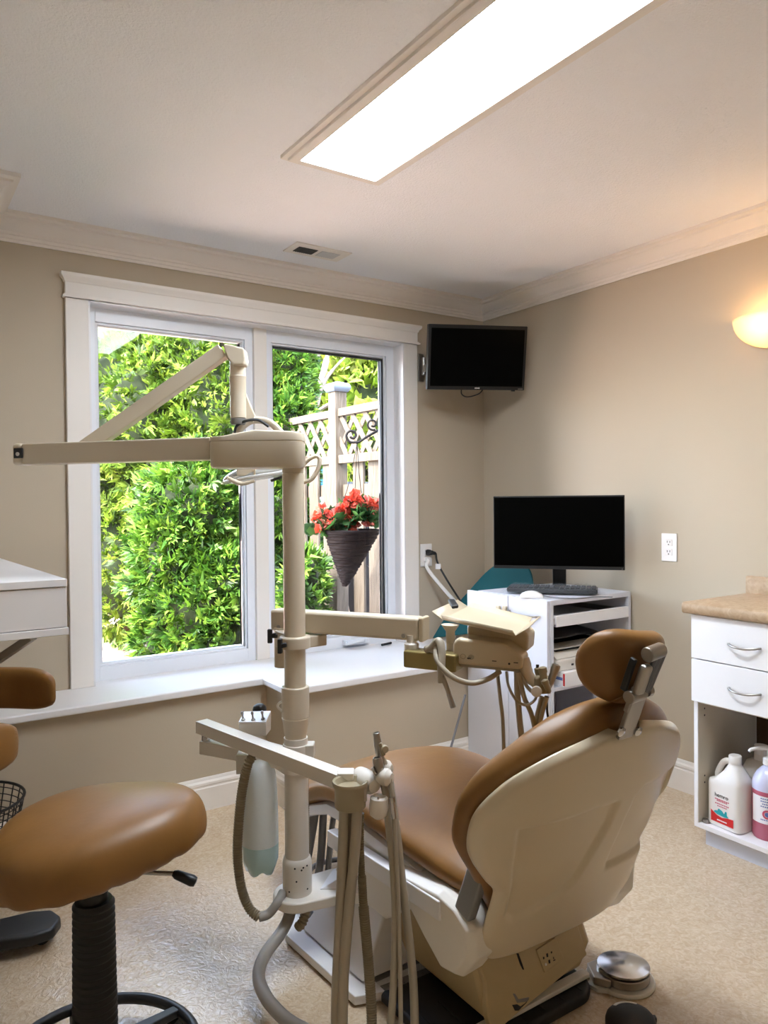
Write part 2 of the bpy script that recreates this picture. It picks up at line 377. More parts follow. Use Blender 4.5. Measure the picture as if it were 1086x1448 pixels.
MB().tube([oc+V((0,-.012,.015)),oc+V((.01,-.03,.015)),oc+V((.035,-.045,.010))], [.017,.017,.016,.013,.010,.008], 12).build('plug', 'black', t)
ce = W(653, 853, 3.98); MB().tube([oc+V((.035,-.045,.010)),W(619,796,4.04),W(632,820,4.0),ce,W(660,866,3.98)], .0055, 8).build('cord', 'black', t)
c = W(619.5, 801, 4.0); MB().obox(c, RT, -DN, -FW, .028, .028, .002).build('tag', 'whiteplastic', t, bevel=.0005)
t = thing('white_power_cord', 'flat white cord plugged in lower socket beside the window', 'power cord', oc+V((0,0,-.03)))
MB().obox(oc+V((-.002,-.02,-.022)), X_, Z_, Y_, .026, .024, .026).build('plug', 'whiteplastic', t, bevel=.004)
MB().tube([oc+V((-.004,-.032,-.026)),W(604,803,4.05),W(625,830,4.02),W(648,856,3.99),W(655,868,3.98)], .0095, 8).build('cord', 'whiteplastic', t)
# ================================================================== CORNER: TELEVISION, CART, MONITOR
t = thing('television', 'small black flat television tilted on an arm high in the corner', 'television', W(676,506,3.9))
c0 = W(675.5,506,3.86); tx = (W(752,465,3.92)-W(605,461,3.80)).normalized(); ty = (W(605,461,3.80)-W(599,549,3.86)).normalized()
tn = tx.cross(ty).normalized(); ty = tn.cross(tx).normalized(); tw, th = .533, .328
MB().obox(c0-tn*.018, tx, ty, tn, tw, th, .036).build('housing', 'black', t, bevel=.004)
MB().obox(c0+tn*.0005, tx, ty, tn, tw-.03, th-.038, .002).build('screen', 'gloss', t)
b = MB()
for k in range(4): b.obox(c0+tn*.001+ty*(-th/2+.0095)+tx*(.003+k*.0068-.01), tx, ty, tn, .0055, .006+.001*(k % 2), .001)
b.build('logo', 'whiteplastic', t)
b = MB()
for k in range(6): b.obox(c0+tn*.001+ty*(-th/2+.007)+tx*(tw/2-.035+k*.0045), tx, ty, tn, .0035, .003, .001)
b.build('badge', 'steel', t)
MB().obox(c0+ty*(-th/2-.003)+tx*(tw/2-.06)-tn*.01, tx, ty, tn, .016, .006, .016).build('sensor', 'black', t)
w0 = V((-.452,0,2.0))
MB().obox(w0+V((0,-.004,0)), X_, Z_, -Y_, .038, .15, .008).build('wall_plate', 'steel', t, bevel=.002)
a = MB(); a.cyl(w0+V((0,-.03,-.045)), w0+V((0,-.03,.05)), .012); a.beam(w0+V((.0,-.03,-.01)), c0-tn*.06, .03, .04)
a.obox(c0-tn*.045, tx, ty, tn, .11, .11, .022); a.build('arm', 'nickel', t, bevel=.002)
MB().tube([c0+ty*(-th/2+.01)-tx*.075-tn*.02, c0+ty*(-th/2-.022)-tx*.072-tn*.022, c0+ty*(-th/2-.037)-tx*.04-tn*.024, c0+ty*(-th/2-.022)+tx*.02-tn*.024, c0+ty*(-th/2+.01)+tx*.05-tn*.022], .0035, 8).build('cable', 'black', t)
# ---- cart
cx0, cx1, cy0, cy1, ch = -.545, -.018, -1.03, -.565, .85
t = thing('computer_cart', 'white laminate computer cart with pull out keyboard tray in the corner', 'cart', (-.28,-.78,0))
T = .017
MB().box((cx0,cy0,ch-.022),(cx1,cy1,ch)).build('top', 'melamine', t, bevel=.0015)
MB().box((cx0,cy0,.04),(cx0+T,cy1,ch-.022)).build('side_panel', 'melamine', t, bevel=.001)
MB().box((cx1-T,cy0,.04),(cx1,cy1,ch-.022)).build('side_panel', 'melamine', t, bevel=.001)
MB().box((cx0+T,cy1-T,.04),(cx1-T,cy1,ch-.022)).build('back_panel', 'melamine', t)
# door on the left face
d = MB().box((cx0-.018,cy0+.004,.05),(cx0-.001,-.79,ch-.002)).box((cx0-.018,-.786,.05),(cx0-.001,cy1-.002+.06,ch-.002)).build('door', 'melamine', t, bevel=.002)
hp = [V((cx0-.020,-.800,.782)),V((cx0-.045,-.825,.779)),V((cx0-.052,-.89,.777)),V((cx0-.045,-.96,.777)),V((cx0-.020,-.985,.778))]
MB().tube(hp, .0045, 10).build('handle', 'nickel', d)
MB().box((cx0+T,cy0+.01,.455),(cx1-T,cy1-T,.472)).build('shelf', 'melamine', t, bevel=.001)
MB().box((cx0+T,cy0+.01,.065),(cx1-T,cy1-T,.082)).build('shelf', 'melamine', t, bevel=.001)
k = MB().box((cx0+T+.008,cy0-.006,.735),(cx1-T-.008,-.64,.748)).box((cx0+T+.008,cy0-.008,.735),(cx1-T-.008,cy0+.012,.783)).build('keyboard_tray', 'white', t, bevel=.0015)
for x in (cx0+T, cx1-T-.007): MB().box((x,cy0+.002,.742),(x+.007,-.62,.772)).build('runner', 'steel', k)
MB().box((-.262,cy0-.001,.085),(cx1-T-.002,cy0+.015,.452)).build('lower_door', 'melamine', t, bevel=.0015)
for x in (cx0+.04, cx1-.04):
    for y in (cy0+.05, cy1-.05):
        q = MB(); q.cyl((x-.012,y,.024), (x+.012,y,.024), .024); q.build('castor', 'black', t, bevel=.003)
# ---- monitor
mc = W(788.5,753,3.48); mx = (W(879,703,3.40)-W(699,702,3.56)).normalized(); mx.z = 0; mx.normalize(); mz = V((0,0,1)); mn = mx.cross(mz)
mw, mh = .596, .343
t = thing('computer_monitor', 'wide black computer monitor on the white cart', 'monitor', (mc.x,mc.y,ch))
MB().obox(mc-mn*.012, mx, mz, mn, mw, mh, .024).obox(mc-mn*.065, mx, mz, mn, .12, .12, .09).build('housing', 'black', t, bevel=.003)
MB().obox(mc+mn*.0004+mz*.004, mx, mz, mn, mw-.010, mh-.024, .0014).build('screen', 'gloss', t)
MB().obox(mc+mn*.0004-mz*(mh/2-.007), mx, mz, mn, mw-.006, .012, .0018).build('chin_strip', 'rubber', t)
MB().obox(mc+mn*.0016-mz*(mh/2-.006)+mx*(mw/2-.012), mx, mz, mn, .004, .003, .001).build('power_button', 'grey', t)
sb = mc-mn*.13
MB().prism([sb+mx*a+mn*b_-mz*(sb.z-ch-.006) for a, b_ in ((-.032,-.008),(.032,-.008),(.032,.008),(-.032,.008))], mz*(sb.z-ch+.04)).build('neck', 'black', t, bevel=.003)
bc = V((sb.x,sb.y,ch))+mn*.01
MB().prism([bc+mx*a+mn*b_ for a, b_ in ((-.12,-.055),(.12,-.055),(.13,.0),(.12,.05),(-.12,.05),(-.13,0))], mz*.007).build('base', 'black', t, bevel=.003)
# ---- keyboard in a plastic sleeve
kc = WZ(781,839,ch); kx = mx; ky = mn*-1
t = thing('keyboard', 'black keyboard under clear plastic film on the cart', 'keyboard', kc)
MB().obox(kc+mz*.019, kx, ky, mz, .40, .135, .018).build('body', 'black', t, bevel=.004)
q = MB()
for r in range(5):
    for c in range(17):
        q.obox(kc+mz*.030+kx*(-.184+c*.023)+ky*(-.05+r*.024), kx, ky, mz, .018, .018, .006)
q.build('keys', 'rubber', t, bevel=.0015)
for s in (-1, 1): MB().obox(kc+mz*.005+kx*(s*.17)+ky*.05, kx, ky, mz, .03, .012, .010).build('foot', 'black', t)
f = MB(); rows = []
for j in range(9):
    row = []
    for i in range(40):
        u, v = -.235+.47*i/39, -.082+.164*j/8
        ed = min(1, max(0, (.2-abs(u))/.03+.5))*min(1, max(0, (.075-abs(v))/.02+.5))
        row.append(kc+kx*u+ky*v+mz*(.003+.035*ed+.004*math.sin(i*1.9+j*2.3)*(.4+ed)))
    rows.append(row)
f.loft(rows, cap=False, closed=False).build('plastic_cover', 'film', t)
# ---- mouse
c = WZ(752,845,ch)
t = thing('computer_mouse', 'white mouse with a trailing grey cord on the cart', 'mouse', c)
q = MB(); fx = mx
for i in range(1):
    R = []
    for s, w, h in ((-.052,.006,.004),(-.048,.022,.016),(-.03,.030,.028),(0,.031,.034),(.03,.028,.026),(.048,.020,.013),(.053,.006,.004)):
        R.append([c+fx*s+mn*(w*math.cos(a))+mz*max(0, h*math.sin(a)*1.0 if math.sin(a) > 0 else 0) for a in (2*math.pi*k/20 for k in range(20))])
    q.loft(R)
q.build('body', 'whiteplastic', t, sub=1)
MB().tube([c+fx*.05+mz*.01,V((c.x,c.y,ch+.004))+fx*.10-mn*-.01,V((c.x,c.y,ch+.004))+fx*.2+mn*.02,V((c.x,c.y,ch+.004))+fx*.27-mn*.05,V((c.x,c.y,ch+.005))+fx*.34-mn*.05], .0028, 8).build('cord', 'cable', t)
# ---- scanner, mat, box
t = thing('scanner', 'pale grey flatbed scanner with black lid inside the white cart', 'scanner', (-.28,-.85,.535))
MB().prism([(-.50,-1.022,.537),(-.09,-1.022,.537),(-.09,-.72,.537),(-.50,-.72,.537)], (0,0,.05)).build('body', 'offwhite', t, bevel=.006)
q = MB().loft([[V((x0,y0,z)),V((x1,y0,z)),V((x1,y1,z)),V((x0,y1,z))] for x0, x1, y0, y1, z in ((-.49,-.10,-1.012,-.73,.588),(-.515,-.075,-.985,-.715,.628))]); q.build('upper_housing', 'offwhite', t, bevel=.004)
MB().prism([(-.485,-1.0,.6205),(-.11,-1.0,.6205),(-.095,-.74,.6285),(-.50,-.74,.6285)], (0,0,.004)).build('glass_bed', 'gloss', t)
MB().obox((-.405,-1.023,.56), X_, Z_, Y_, .012, .008, .004).build('power_button', 'gasket', t)
q = MB(); rows = []
for j in range(12):
    v = j/11; rows.append([V((-.525+.46*u+.0*v, -.93+.26*v-.05*math.sin(u*5.2+.6)*(1-v)-.03*u, .655+.02*math.sin(u*3+1)*(1-v)+.010*v)) for u in (i/23 for i in range(24))])
q.loft(rows, cap=False, closed=False).build('lid', 'rubber', t, solid=.008)
t = tag(MB().box((-.475,-1.045,.4722),(-.12,-.80,.536)).build('storage_box', 'white', bevel=.002, loc=(-.3,-.92,.472)), 'flat white box under the scanner in the cart', 'box')
q = MB(); 
for k, (mm, z0, z1) in enumerate((('label_blue',.500,.506),('label_teal',.507,.512))): q.box((-.4758,-1.03,z0),(-.475,-.87,z1))
q.build('blue_stripe', 'blueink', t)
MB().box((-.4758,-1.043,.478),(-.475,-1.033,.53)).build('red_stripe', 'red', t)
# ---- teal round board
tc = W(700,880,4.1); tn_ = V((0,-1,.12)).normalized(); t0_ = V((-.36,-.06,.52)); tn_ = V((-.894,-.447,.05)).normalized()
tp_ = catmull([WP(px,py,t0_,tn_) for px, py in ((613,902),(632,872),(662,838),(692,806),(716,793),(738,795),(750,805),(756,832),(757,885))], 6)
for p in tp_: p.z = max(p.z, .521)
q = MB().prism(tp_, tn_*.018)
t = tag(q.build('round_board', 'teal', bevel=.005, loc=(tc.x,tc.y,.52)), 'teal round padded board leaning in the corner behind the monitor', 'round board')
tag(MB().tube([WZ(540,912,.527),WZ(553,909,.527)], .006, 10, 1).build('marker_pen', 'black', loc=WZ(546,911,.52)), 'black marker pen lying on the white window ledge', 'pen')
# ================================================================== BASE CABINET WITH COUNTERTOP
fx, cy = -.43, -1.615
t = thing('base_cabinet', 'white base cabinet with two drawers over an open shelf', 'cabinet', (-.22,-2.0,0))
ye = -2.475
MB().box((fx+.016,cy-.016,.066),(-.004,cy,.857)).build('side_panel', 'white', t, bevel=.001)
MB().box((fx+.016,ye,.066),(-.004,ye+.016,.857)).build('side_panel', 'white', t, bevel=.001)
MB().box((fx+.018,cy-.018,.083),(-.03,cy-.0165,.55)).build('lining', 'carcass', t)
MB().box((fx+.016,ye+.016,.066),(-.004,cy-.016,.083)).build('bottom_shelf', 'white', t, bevel=.001)
MB().box((-.022,ye+.016,.083),(-.006,cy-.016,.857)).build('back_panel', 'darkwood', t)
MB().box((fx+.02,ye+.016,.527),(-.03,cy-.016,.543)).build('divider_shelf', 'carcass', t)
MB().box((fx+.045,ye,.0),(fx+.061,cy-.028,.066)).box((fx+.061,cy-.044,0),(-.02,cy-.028,.066)).build('toe_kick', 'toekick', t, bevel=.001)
for (y1, y0) in ((cy-.002, -2.043), (-2.047, ye)):
    for z0, z1, zh in ((.694,.853,.768),(.536,.690,.612)):
        d = MB().box((fx-.003,y0,z0),(fx+.015,y1,z1)).build('drawer', 'white', t, bevel=.002)
        yc = (y0+y1)/2+.008
        MB().tube([V((fx-.002,yc+.056,zh)),V((fx-.012,yc+.054,zh)),V((fx-.026,yc+.03,zh-.004)),V((fx-.030,yc,zh-.006)),V((fx-.026,yc-.03,zh-.004)),V((fx-.012,yc-.054,zh)),V((fx-.002,yc-.056,zh))], .0042, 10).build('handle', 'nickel', d)
for z in (.50,.475,.25,.225): MB().cyl((fx+.055,cy-.0185,z), (fx+.055,cy-.0175,z), .0035, 10).build('peg_hole', 'gasket', t)
MB().lathe([(.016,0),(.016,.006),(.006,.012)], (fx+.045,cy-.03,.083), (0,-.4,1), 14).build('hinge_stub', 'steel', t)
pr = [(-.446,.857),(-.452,.863),(-.454,.878),(-.452,.891),(-.444,.898),(-.03,.898),(-.030,.962),(-.025,.967),(-.002,.967),(-.002,.857)]
q = MB().loft([[V((x,y,z)) for x, z in pr] for y in (ye-.01, cy+.024)])
tag(q.build('countertop', 'counter', bevel=.002, ang=60, loc=(-.22,-2.0,.857)), 'tan speckled laminate countertop with backsplash on the right wall', 'countertop')
# ---- jug
jc = WZ(1034,1168,.0832); jx = V((-.10,-1,0)).normalized(); jy = V((1,-.1,0)).normalized()
t = thing('chemical_jug', 'white plastic jug with red and teal label in the open cabinet', 'jug', jc)
q = MB(); ring = lambda z, a, b, dx=0, e=.35: super_ring(jc+Z_*z+jx*dx, jx, jy, a, b, 32, e)
q.loft([ring(.0,.062,.044),ring(.004,.068,.05),(ring(.15,.068,.05)),ring(.165,.066,.048),ring(.174,.054,.046,.013),ring(.203,.037,.034,.019,.6),ring(.227,.023,.024,.018,.9),ring(.236,.019,.019,.017,1),ring(.241,.019,.019,.017,1)])
q.build('body', 'jugp', t, ang=50)
MB().tube([jc+jx*-.055+Z_*.160,jc+jx*-.055+Z_*.180,jc+jx*-.044+Z_*.205,jc+jx*-.028+Z_*.229,jc+jx*-.008+Z_*.236,jc+jx*.010+Z_*.226], .0105, 14).build('handle', 'jugp', t)
MB().lathe([(.022,0),(.022,.026),(.0205,.028),(0,.028)], jc+jx*.017+Z_*.236, Z_, 24).build('cap', 'jugp', t)
fo = jc-jy*.0505
l = MB().prism([fo+jx*a+Z_*b for a, b in ((-.046,.018),(.046,.018),(.046,.048),(.022,.046),(.0,.040),(-.022,.044),(-.046,.058))], -jy*.0006).build('label', 'red', t)
MB().text('hemro', .021, fo+jx*-.002+Z_*.118, jx, Z_).build('brand_lettering', 'ink', l)
q = MB()
for z, w, k in ((.103,.030,8),(.098,.022,6),(.087,.029,8),(.079,.020,6)):
    for i in range(k): q.obox(fo-jy*.0005+Z_*z+jx*(-w+2*w*(i+.5)/k), jx, Z_, -jy, w*1.5/k, .0034, .0006)
q.build('lettering', 'pinkink', l)
q = MB()
for i in range(9): q.obox(fo-jy*.001+Z_*.028+jx*(-.018+i*.0045), jx, Z_, -jy, .0034, .004, .0006)
q.build('lettering_band', 'paper', l)
q = MB().prism([fo-jy*.0009+jx*a+Z_*b for a, b in ((-.034,.054),(-.026,.060),(-.018,.061),(-.014,.070),(.0,.066),(.010,.057),(.014,.068),(.020,.067),(.021,.055),(.028,.048),(.012,.046),(-.02,.048))], -jy*.0006).build('fish_emblem', 'tealink', l)
# second container standing behind the jug
c = jc+V((.12,-.045,0))
t = thing('white_bottle', 'white bottle mostly hidden behind the red labelled jug', 'bottle', c)
MB().loft([super_ring(c+Z_*z, jx, jy, a, b, 28, .5) for z, a, b in ((0,.05,.04),(.005,.055,.045),(.2,.055,.045),(.225,.045,.036),(.232,.02,.02),(.27,.02,.02))]).build('body', 'jugp', t, ang=50)
MB().lathe([(.023,0),(.023,.03),(0,.031)], c+Z_*.255, Z_, 20).build('cap', 'whiteplastic', t)
# ---- soap
c = WZ(1088,1182,.0832); 
t = thing('soap_pump_bottle', 'clear pump bottle of pink liquid soap in open cabinet', 'soap bottle', c)
MB().lathe([(.0,0),(.052,.0),(.056,.006),(.056,.175),(0,.175)], c, Z_, 36).build('liquid', 'pinksoap', t)
MB().lathe([(.0563,.17),(.0563,.185),(.052,.205),(.040,.228),(.024,.245),(.017,.25),(.017,.262),(0,.262)], c, Z_, 36).build('upper_bottle', 'clearbottle', t)
n0 = math.atan2(-.55,-1); l = MB()
l.loft([[c+V((.0567*math.cos(n0+a),.0567*math.sin(n0+a),z)) for z in (.06,.155)] for a in (-1.15+2.3*i/24 for i in range(25))], cap=False, closed=False)
l = l.build('label', 'paper', t)
def onlab(a, z, h): return c+V((h*math.cos(n0+a), h*math.sin(n0+a), z))
q = MB()
for z, a0, a1, k in ((.145,-.5,.3,7),(.136,-.5,.4,8),(.127,-.4,.3,7),(.118,-.5,.1,5),(.072,-.5,.4,9)):
    for i in range(k):
        a = a0+(a1-a0)*i/k; d = (a1-a0)/k*.7
        q.poly([onlab(a,z,.0571),onlab(a+d,z,.0571),onlab(a+d,z+.004,.0571),onlab(a,z+.004,.0571)])
q.build('lettering', 'blueink', l)
q = MB()
for r0, r1 in ((.016,.009),):
    P = [(math.cos(t_), math.sin(t_)) for t_ in (2*math.pi*i/32 for i in range(33))]
    q.loft([[onlab(-.12+r*x/.0567, .094+r*y, .0572) for x, y in P] for r in (r0, r1)], cap=False, closed=False)
q.build('round_emblem', 'pinkink', l)
q = MB(); q.poly([onlab(-.12+.008*math.cos(a)/.0567, .094+.008*math.sin(a), .0573) for a in (2*math.pi*i/20 for i in range(20))]); q.build('emblem_centre', 'blueink', l)
p = MB().lathe([(.021,.255),(.021,.275),(.012,.28),(.006,.284),(.006,.305),(.011,.306),(.011,.318),(0,.319)], c, Z_, 20)
p.tube([c+Z_*.312,c+V((-.02,.012,.314)),c+V((-.05,.035,.308)),c+V((-.058,.041,.300))], [.008,.007,.006,.005], 10)
p.build('pump', 'whiteplastic', t)
# ---- wall hung counter at the left
z1 = 1.08; pA = WZ(95,818.5,z1); pB = WZ(0,789,z1); dirv = (pB-pA); yb = -.12
pE = pA+dirv*((yb-pA.y)/dirv.y)
t = thing('wall_counter', 'white wall mounted counter with deep front panel left of the window', 'counter', (pA.x-.4,pA.y+.3,z1))
MB().prism([(pA.x,pA.y,z1-.020),(XL+.005,pA.y,z1-.020),(XL+.005,yb,z1-.020),(pE.x,yb,z1-.020)], (0,0,.020)).build('top', 'white', t, bevel=.002)
q = pA+dirv*.02
MB().prism([(pA.x-.001,pA.y+.004,z1-.128),(XL+.005,pA.y+.004,z1-.128),(XL+.005,yb,z1-.128),(pE.x-.001,yb,z1-.128)], (0,0,.106)).build('drawer_front', 'white', t, bevel=.0015)
MB().prism([(pA.x+.003,pA.y,z1-.149),(XL+.005,pA.y,z1-.149),(XL+.005,yb,z1-.149),(pE.x+.003,yb,z1-.149)], (0,0,.019)).build('bottom_panel', 'white', t, bevel=.0015)
MB().beam(W(46,900,2.15), W(-80,985,2.2), .03, .022).build('bracket', 'steel', t, bevel=.002)
# ---- wire bin
c = V((-2.69,-.50,0))
c = W(-52,1132,2.5); c.z = 0
t = thing('wire_wastebasket', 'black wire mesh wastebasket on the floor under the window ledge', 'wastebasket', c)
q = MB(); H = .285; rr = lambda z: .125+.06*z/H
for k in range(26):
    a = 2*math.pi*k/26
    q.tube([c+V((rr(0)*math.cos(a),rr(0)*math.sin(a),.004)),c+V((rr(H)*math.cos(a+.0),rr(H)*math.sin(a),H))], .0022, 5, 1)
for z in [i*.0215+.01 for i in range(13)]:
    q.tube([c+V((rr(z)*math.cos(a),rr(z)*math.sin(a),z)) for a in (2*math.pi*k/40 for k in range(41))], .0018, 5, 1)
q.build('wire_mesh', 'black', t)
MB().tube([c+V((rr(H)*math.cos(a),rr(H)*math.sin(a),H)) for a in (2*math.pi*k/40 for k in range(41))], .005, 8, 1).build('rim', 'black', t)
MB().lathe([(0,0),(.124,0),(.124,.006),(0,.006)], c, Z_, 36).build('base', 'black', t)
# ================================================================== DENTAL CHAIR
CXc = -1.57
LEAN = math.radians(21); BP0 = V((CXc,-2.03,.26)); BU = V((0,-math.sin(LEAN),math.cos(LEAN))); BN = V((0,math.cos(LEAN),math.sin(LEAN)))
def B(x, s, o): return BP0+X_*x+BU*s+BN*o
def interp(tab, s):
    for (a, b), (c, d) in zip(tab, tab[1:]):
        if a <= s <= c:
            i = tab.index((a, b)); p0 = tab[max(0, i-1)]; p3 = tab[min(len(tab)-1, i+2)]; h = c-a; k = (s-a)/h
            m0 = (d-p0[1])/(c-p0[0])*h; m1 = (p3[1]-b)/(p3[0]-a)*h
            return (2*k**3-3*k*k+1)*b+(k**3-2*k*k+k)*m0+(-2*k**3+3*k*k)*d+(k**3-k*k)*m1
    return tab[0][1] if s < tab[0][0] else tab[-1][1]
chair = thing('dental_chair', 'caramel brown dental chair with glossy beige backrest shell', 'dental chair', (CXc,-1.6,0))
# base plates
MB().prism([(-1.945,-1.315,.006),(-1.925,-1.665,.006),(-1.83,-1.70,.006),(-1.33,-1.70,.006),(-1.30,-1.25,.006),(-1.86,-1.22,.006)], (0,0,.024)).build('base_plate', 'paleplate', chair, bevel=.003)
q = MB(); q.loft([[V(p) for p in r] for r in ([(-1.90,-1.33,.036),(-1.885,-1.64,.036),(-1.36,-1.64,.036),(-1.36,-1.27,.036)],[(-1.80,-1.36,.165),(-1.79,-1.60,.165),(-1.42,-1.60,.165),(-1.42,-1.34,.165)])]); q.build('pedestal', 'paleplate', chair, bevel=.006)
q = MB(); P = [(-1.86,-1.60),(-1.86,-1.99)]+[(-1.45+.07*math.sin(a),-1.92-.07*math.cos(a)) for a in (math.pi/2*i/10 for i in range(11))]+[(-1.38,-1.66),(-1.38,-1.60)]
f = q.prism([(x,y,.0) for x, y in P], (0,0,.030)).build('foot_plate', 'rubber', chair, bevel=.010, seg=3)
q = MB()
for k in range(7): q.box((-1.83+k*.065,-1.975,.0298),(-1.825+k*.065,-1.80,.0318))
q.build('tread_rib', 'black', f)
MB().box((-1.80,-1.956,.034),(-1.385,-1.93,.046)).build('base_trim', 'offwhite', chair, bevel=.002)
# tan covers
q = MB().loft([[V(p) for p in r] for r in ([(-1.735,-1.948,.050),(-1.735,-1.40,.05),(-1.39,-1.40,.05),(-1.39,-1.935,.05)],[(-1.755,-1.955,.12),(-1.755,-1.40,.12),(-1.365,-1.40,.12),(-1.365,-1.945,.12)],[(-1.765,-1.90,.30),(-1.765,-1.44,.30),(-1.40,-1.44,.30),(-1.40,-1.90,.30)])])
cov = q.build('base_cover', 'tan', chair, bevel=.018, seg=4)
pn = V((0,-.045,-.18)).cross(V((1,0,0))).normalized()
rp0 = V((-1.55,-1.949,.10)); RX = V((1,.02,0)).normalized(); RZ = V((0,.21,1)).normalized(); RN = RX.cross(RZ)
def RPt(px, py): return WP(px, py, V((-1.55,-1.96,.12)), RN)
q = MB().prism([RPt(*p) for p in ((690,1440),(687,1390),(672,1350),(680,1320),(812,1290),(831,1350),(818,1364),(802,1376),(725,1440),(712,1452),(696,1456))], -RN*.02)
rear = q.build('rear_panel', 'tan', chair, bevel=.005, seg=3)
ph = MB().prism([RPt(*p)+RN*.0 for p in ((757,1343),(784,1325),(796,1355),(769,1375))], RN*.004).build('socket_plate', 'tan', rear, bevel=.0015)
q = MB(); e1 = (RPt(784,1325)-RPt(757,1343)).normalized()
for (px, py, w, h) in ((767,1354,.004,.005),(772,1350,.005,.008),(775,1359,.005,.008),(778,1346,.004,.004),(782,1357,.007,.002),(781,1354,.002,.005)): q.obox(RPt(px,py)+RN*.0045, RX, RZ, RN, w, h, .001)
q.build('socket_hole', 'gasket', ph)
MB().cyl(RPt(770,1363)+RN*.004, RPt(770,1363)+RN*.0055, .003, 12).build('pilot_light', 'whiteplastic', ph)
MB().prism([RPt(*p) for p in ((730,1348),(733,1348),(738,1362),(741,1371),(739,1371),(735,1363))], RN*.0008).build('crack', 'gasket', rear)
MB().prism([RPt(*p) for p in ((724,1421),(731,1420),(736,1423),(742,1419),(748,1412),(744,1418),(733,1429),(728,1429))], RN*.0008).build('torn_hole', 'gasket', rear)
MB().prism([RPt(*p) for p in ((725,1405),(728,1405),(733,1413),(748,1410),(745,1416),(731,1418))], RN*.0012).build('torn_flap', 'grey', rear)
# seat and leg rest
st = [(-2.02,.415,.235,.05),(-1.95,.435,.25,.07),(-1.80,.452,.262,.078),(-1.62,.468,.268,.08),(-1.45,.480,.268,.08),(-1.34,.468,.262,.08),(-1.24,.425,.252,.076),(-1.13,.372,.242,.072),(-1.05,.335,.235,.068),(-1.0,.312,.225,.06),(-.975,.295,.20,.03)]
def seatpt(k): return st[k]
rings = []
for i, (y, z, w, th) in enumerate(st):
    a, b = st[max(0, i-1)], st[min(len(st)-1, i+1)]; tg = V((0,b[0]-a[0],b[1]-a[1])).normalized(); up = X_.cross(tg)
    up = up if up.z > 0 else -up
    rings.append(super_ring(V((CXc,y,z))-up*(th*.5), X_, up, w, th*.5, 36, .55, crown=.032))
q = MB().loft(rings); q.build('seat_cushion', 'leather', chair, sub=1, ang=80)
q = MB(); rings = []
for (y, z, w, th) in st[2:-1]:
    rings.append(super_ring(V((CXc,y,z-th-.018)), X_, Z_, w-.012, .022, 24, .3))
q.loft(rings).build('seat_frame', 'paleplate', chair, ang=50)
q = MB().loft([[V(p) for p in r] for r in ([(CXc-.20,-1.08,.25),(CXc+.20,-1.08,.25),(CXc+.19,-.97,.225),(CXc-.19,-.97,.225)],[(CXc-.215,-1.08,.268),(CXc+.215,-1.08,.268),(CXc+.21,-.965,.238),(CXc-.21,-.965,.238)])]); q.build('toe_tray', 'paleplate', chair, bevel=.004)
# lift frame and hinge covers
q = MB().loft([[V(p) for p in r] for r in ([(-1.80,-1.34,.165),(-1.80,-1.62,.165),(-1.42,-1.62,.165),(-1.42,-1.34,.165)],[(-1.82,-1.48,.36),(-1.82,-1.90,.36),(-1.38,-1.90,.36),(-1.38,-1.48,.36)])]); q.build('lift_frame', 'offwhite', chair, bevel=.006)
q = MB().beam((-1.835,-1.40,.315), (-1.845,-1.93,.345), .03, .045); q.build('side_rail', 'paleplate', chair, bevel=.003)
for s in (-1, 1):
    ox = CXc+s*.235
    prof = [(-1.72,.365),(-1.92,.385),(-1.985,.375),(-2.035,.345),(-2.03,.275),(-1.985,.215),(-1.93,.205),(-1.86,.25),(-1.78,.31)]
    q = MB().loft([[V((ox+s*dx,y*(1-k)+(-1.9)*k,z*(1-k)+.3*k)) for y, z in prof] for dx, k in ((-.03,.04),(.03,0),(.05,.12))])
    q.build('hinge_cover', 'offwhite', chair, bevel=.004, seg=2, ang=12)
a = V((-1.835,-1.99,.36)); MB().beam(a, a+V((.015,-.035,.115)), .05, .026, up=(1,0,0)).build('armrest_mount', 'grey', chair, bevel=.006)
MB().obox(WX(531,1241,-1.79), Y_, Z_, -X_, .03, .018, .01).build('frame_clip', 'black', chair, bevel=.002)
# backrest shell
wt = [(-.028,.15),(-.024,.195),(-.014,.226),(.0,.240),(.10,.248),(.175,.247),(.195,.252),(.215,.272),(.26,.306),(.30,.326),(.36,.332),(.40,.322),(.45,.290),(.48,.256),(.51,.208),(.53,.162),(.546,.105),(.556,.05)]
def in_poly(x, s, P):
    c = False
    for (x0, y0), (x1, y1) in zip(P, P[1:]+P[:1]):
        if (y0 > s) != (y1 > s) and x < (x1-x0)*(s-y0)/(y1-y0)+x0: c = not c
    return c
def seg_d(x, s, P):
    d = 9
    for (x0, y0), (x1, y1) in zip(P, P[1:]+P[:1]):
        dx, dy = x1-x0, y1-y0; t_ = max(0, min(1, ((x-x0)*dx+(s-y0)*dy)/(dx*dx+dy*dy))); d = min(d, math.hypot(x-x0-dx*t_, s-y0-dy*t_))
    return d
PLl = [(-.245,.355),(-.05,.375),(.03,.372),(.02,.31),(-.03,.165),(-.06,.145),(-.19,.10),(-.215,.12),(-.23,.25)]
PLr = [(.095,.362),(.12,.385),(.30,.37),(.30,.17),(.215,.155),(.075,.165),(.07,.19)]
def relief(x, s):
    r = 0
    for P, dp in ((PLl,.006),(PLr,.007)):
        d = seg_d(x, s, P)*(-1 if in_poly(x, s, P) else 1); k = min(1, max(0, .5-d/.013)); r += dp*1.4*k*k*(3-2*k)
    return r
def wrap(x, s): return .062*min(1.1, abs(x)/.33)**2.4*min(1, max(0, (s-.05)/.2)) + .02*min(1, abs(x)/.22)**4*max(0, 1-max(0, s)/.2)
rows = []; N = 90
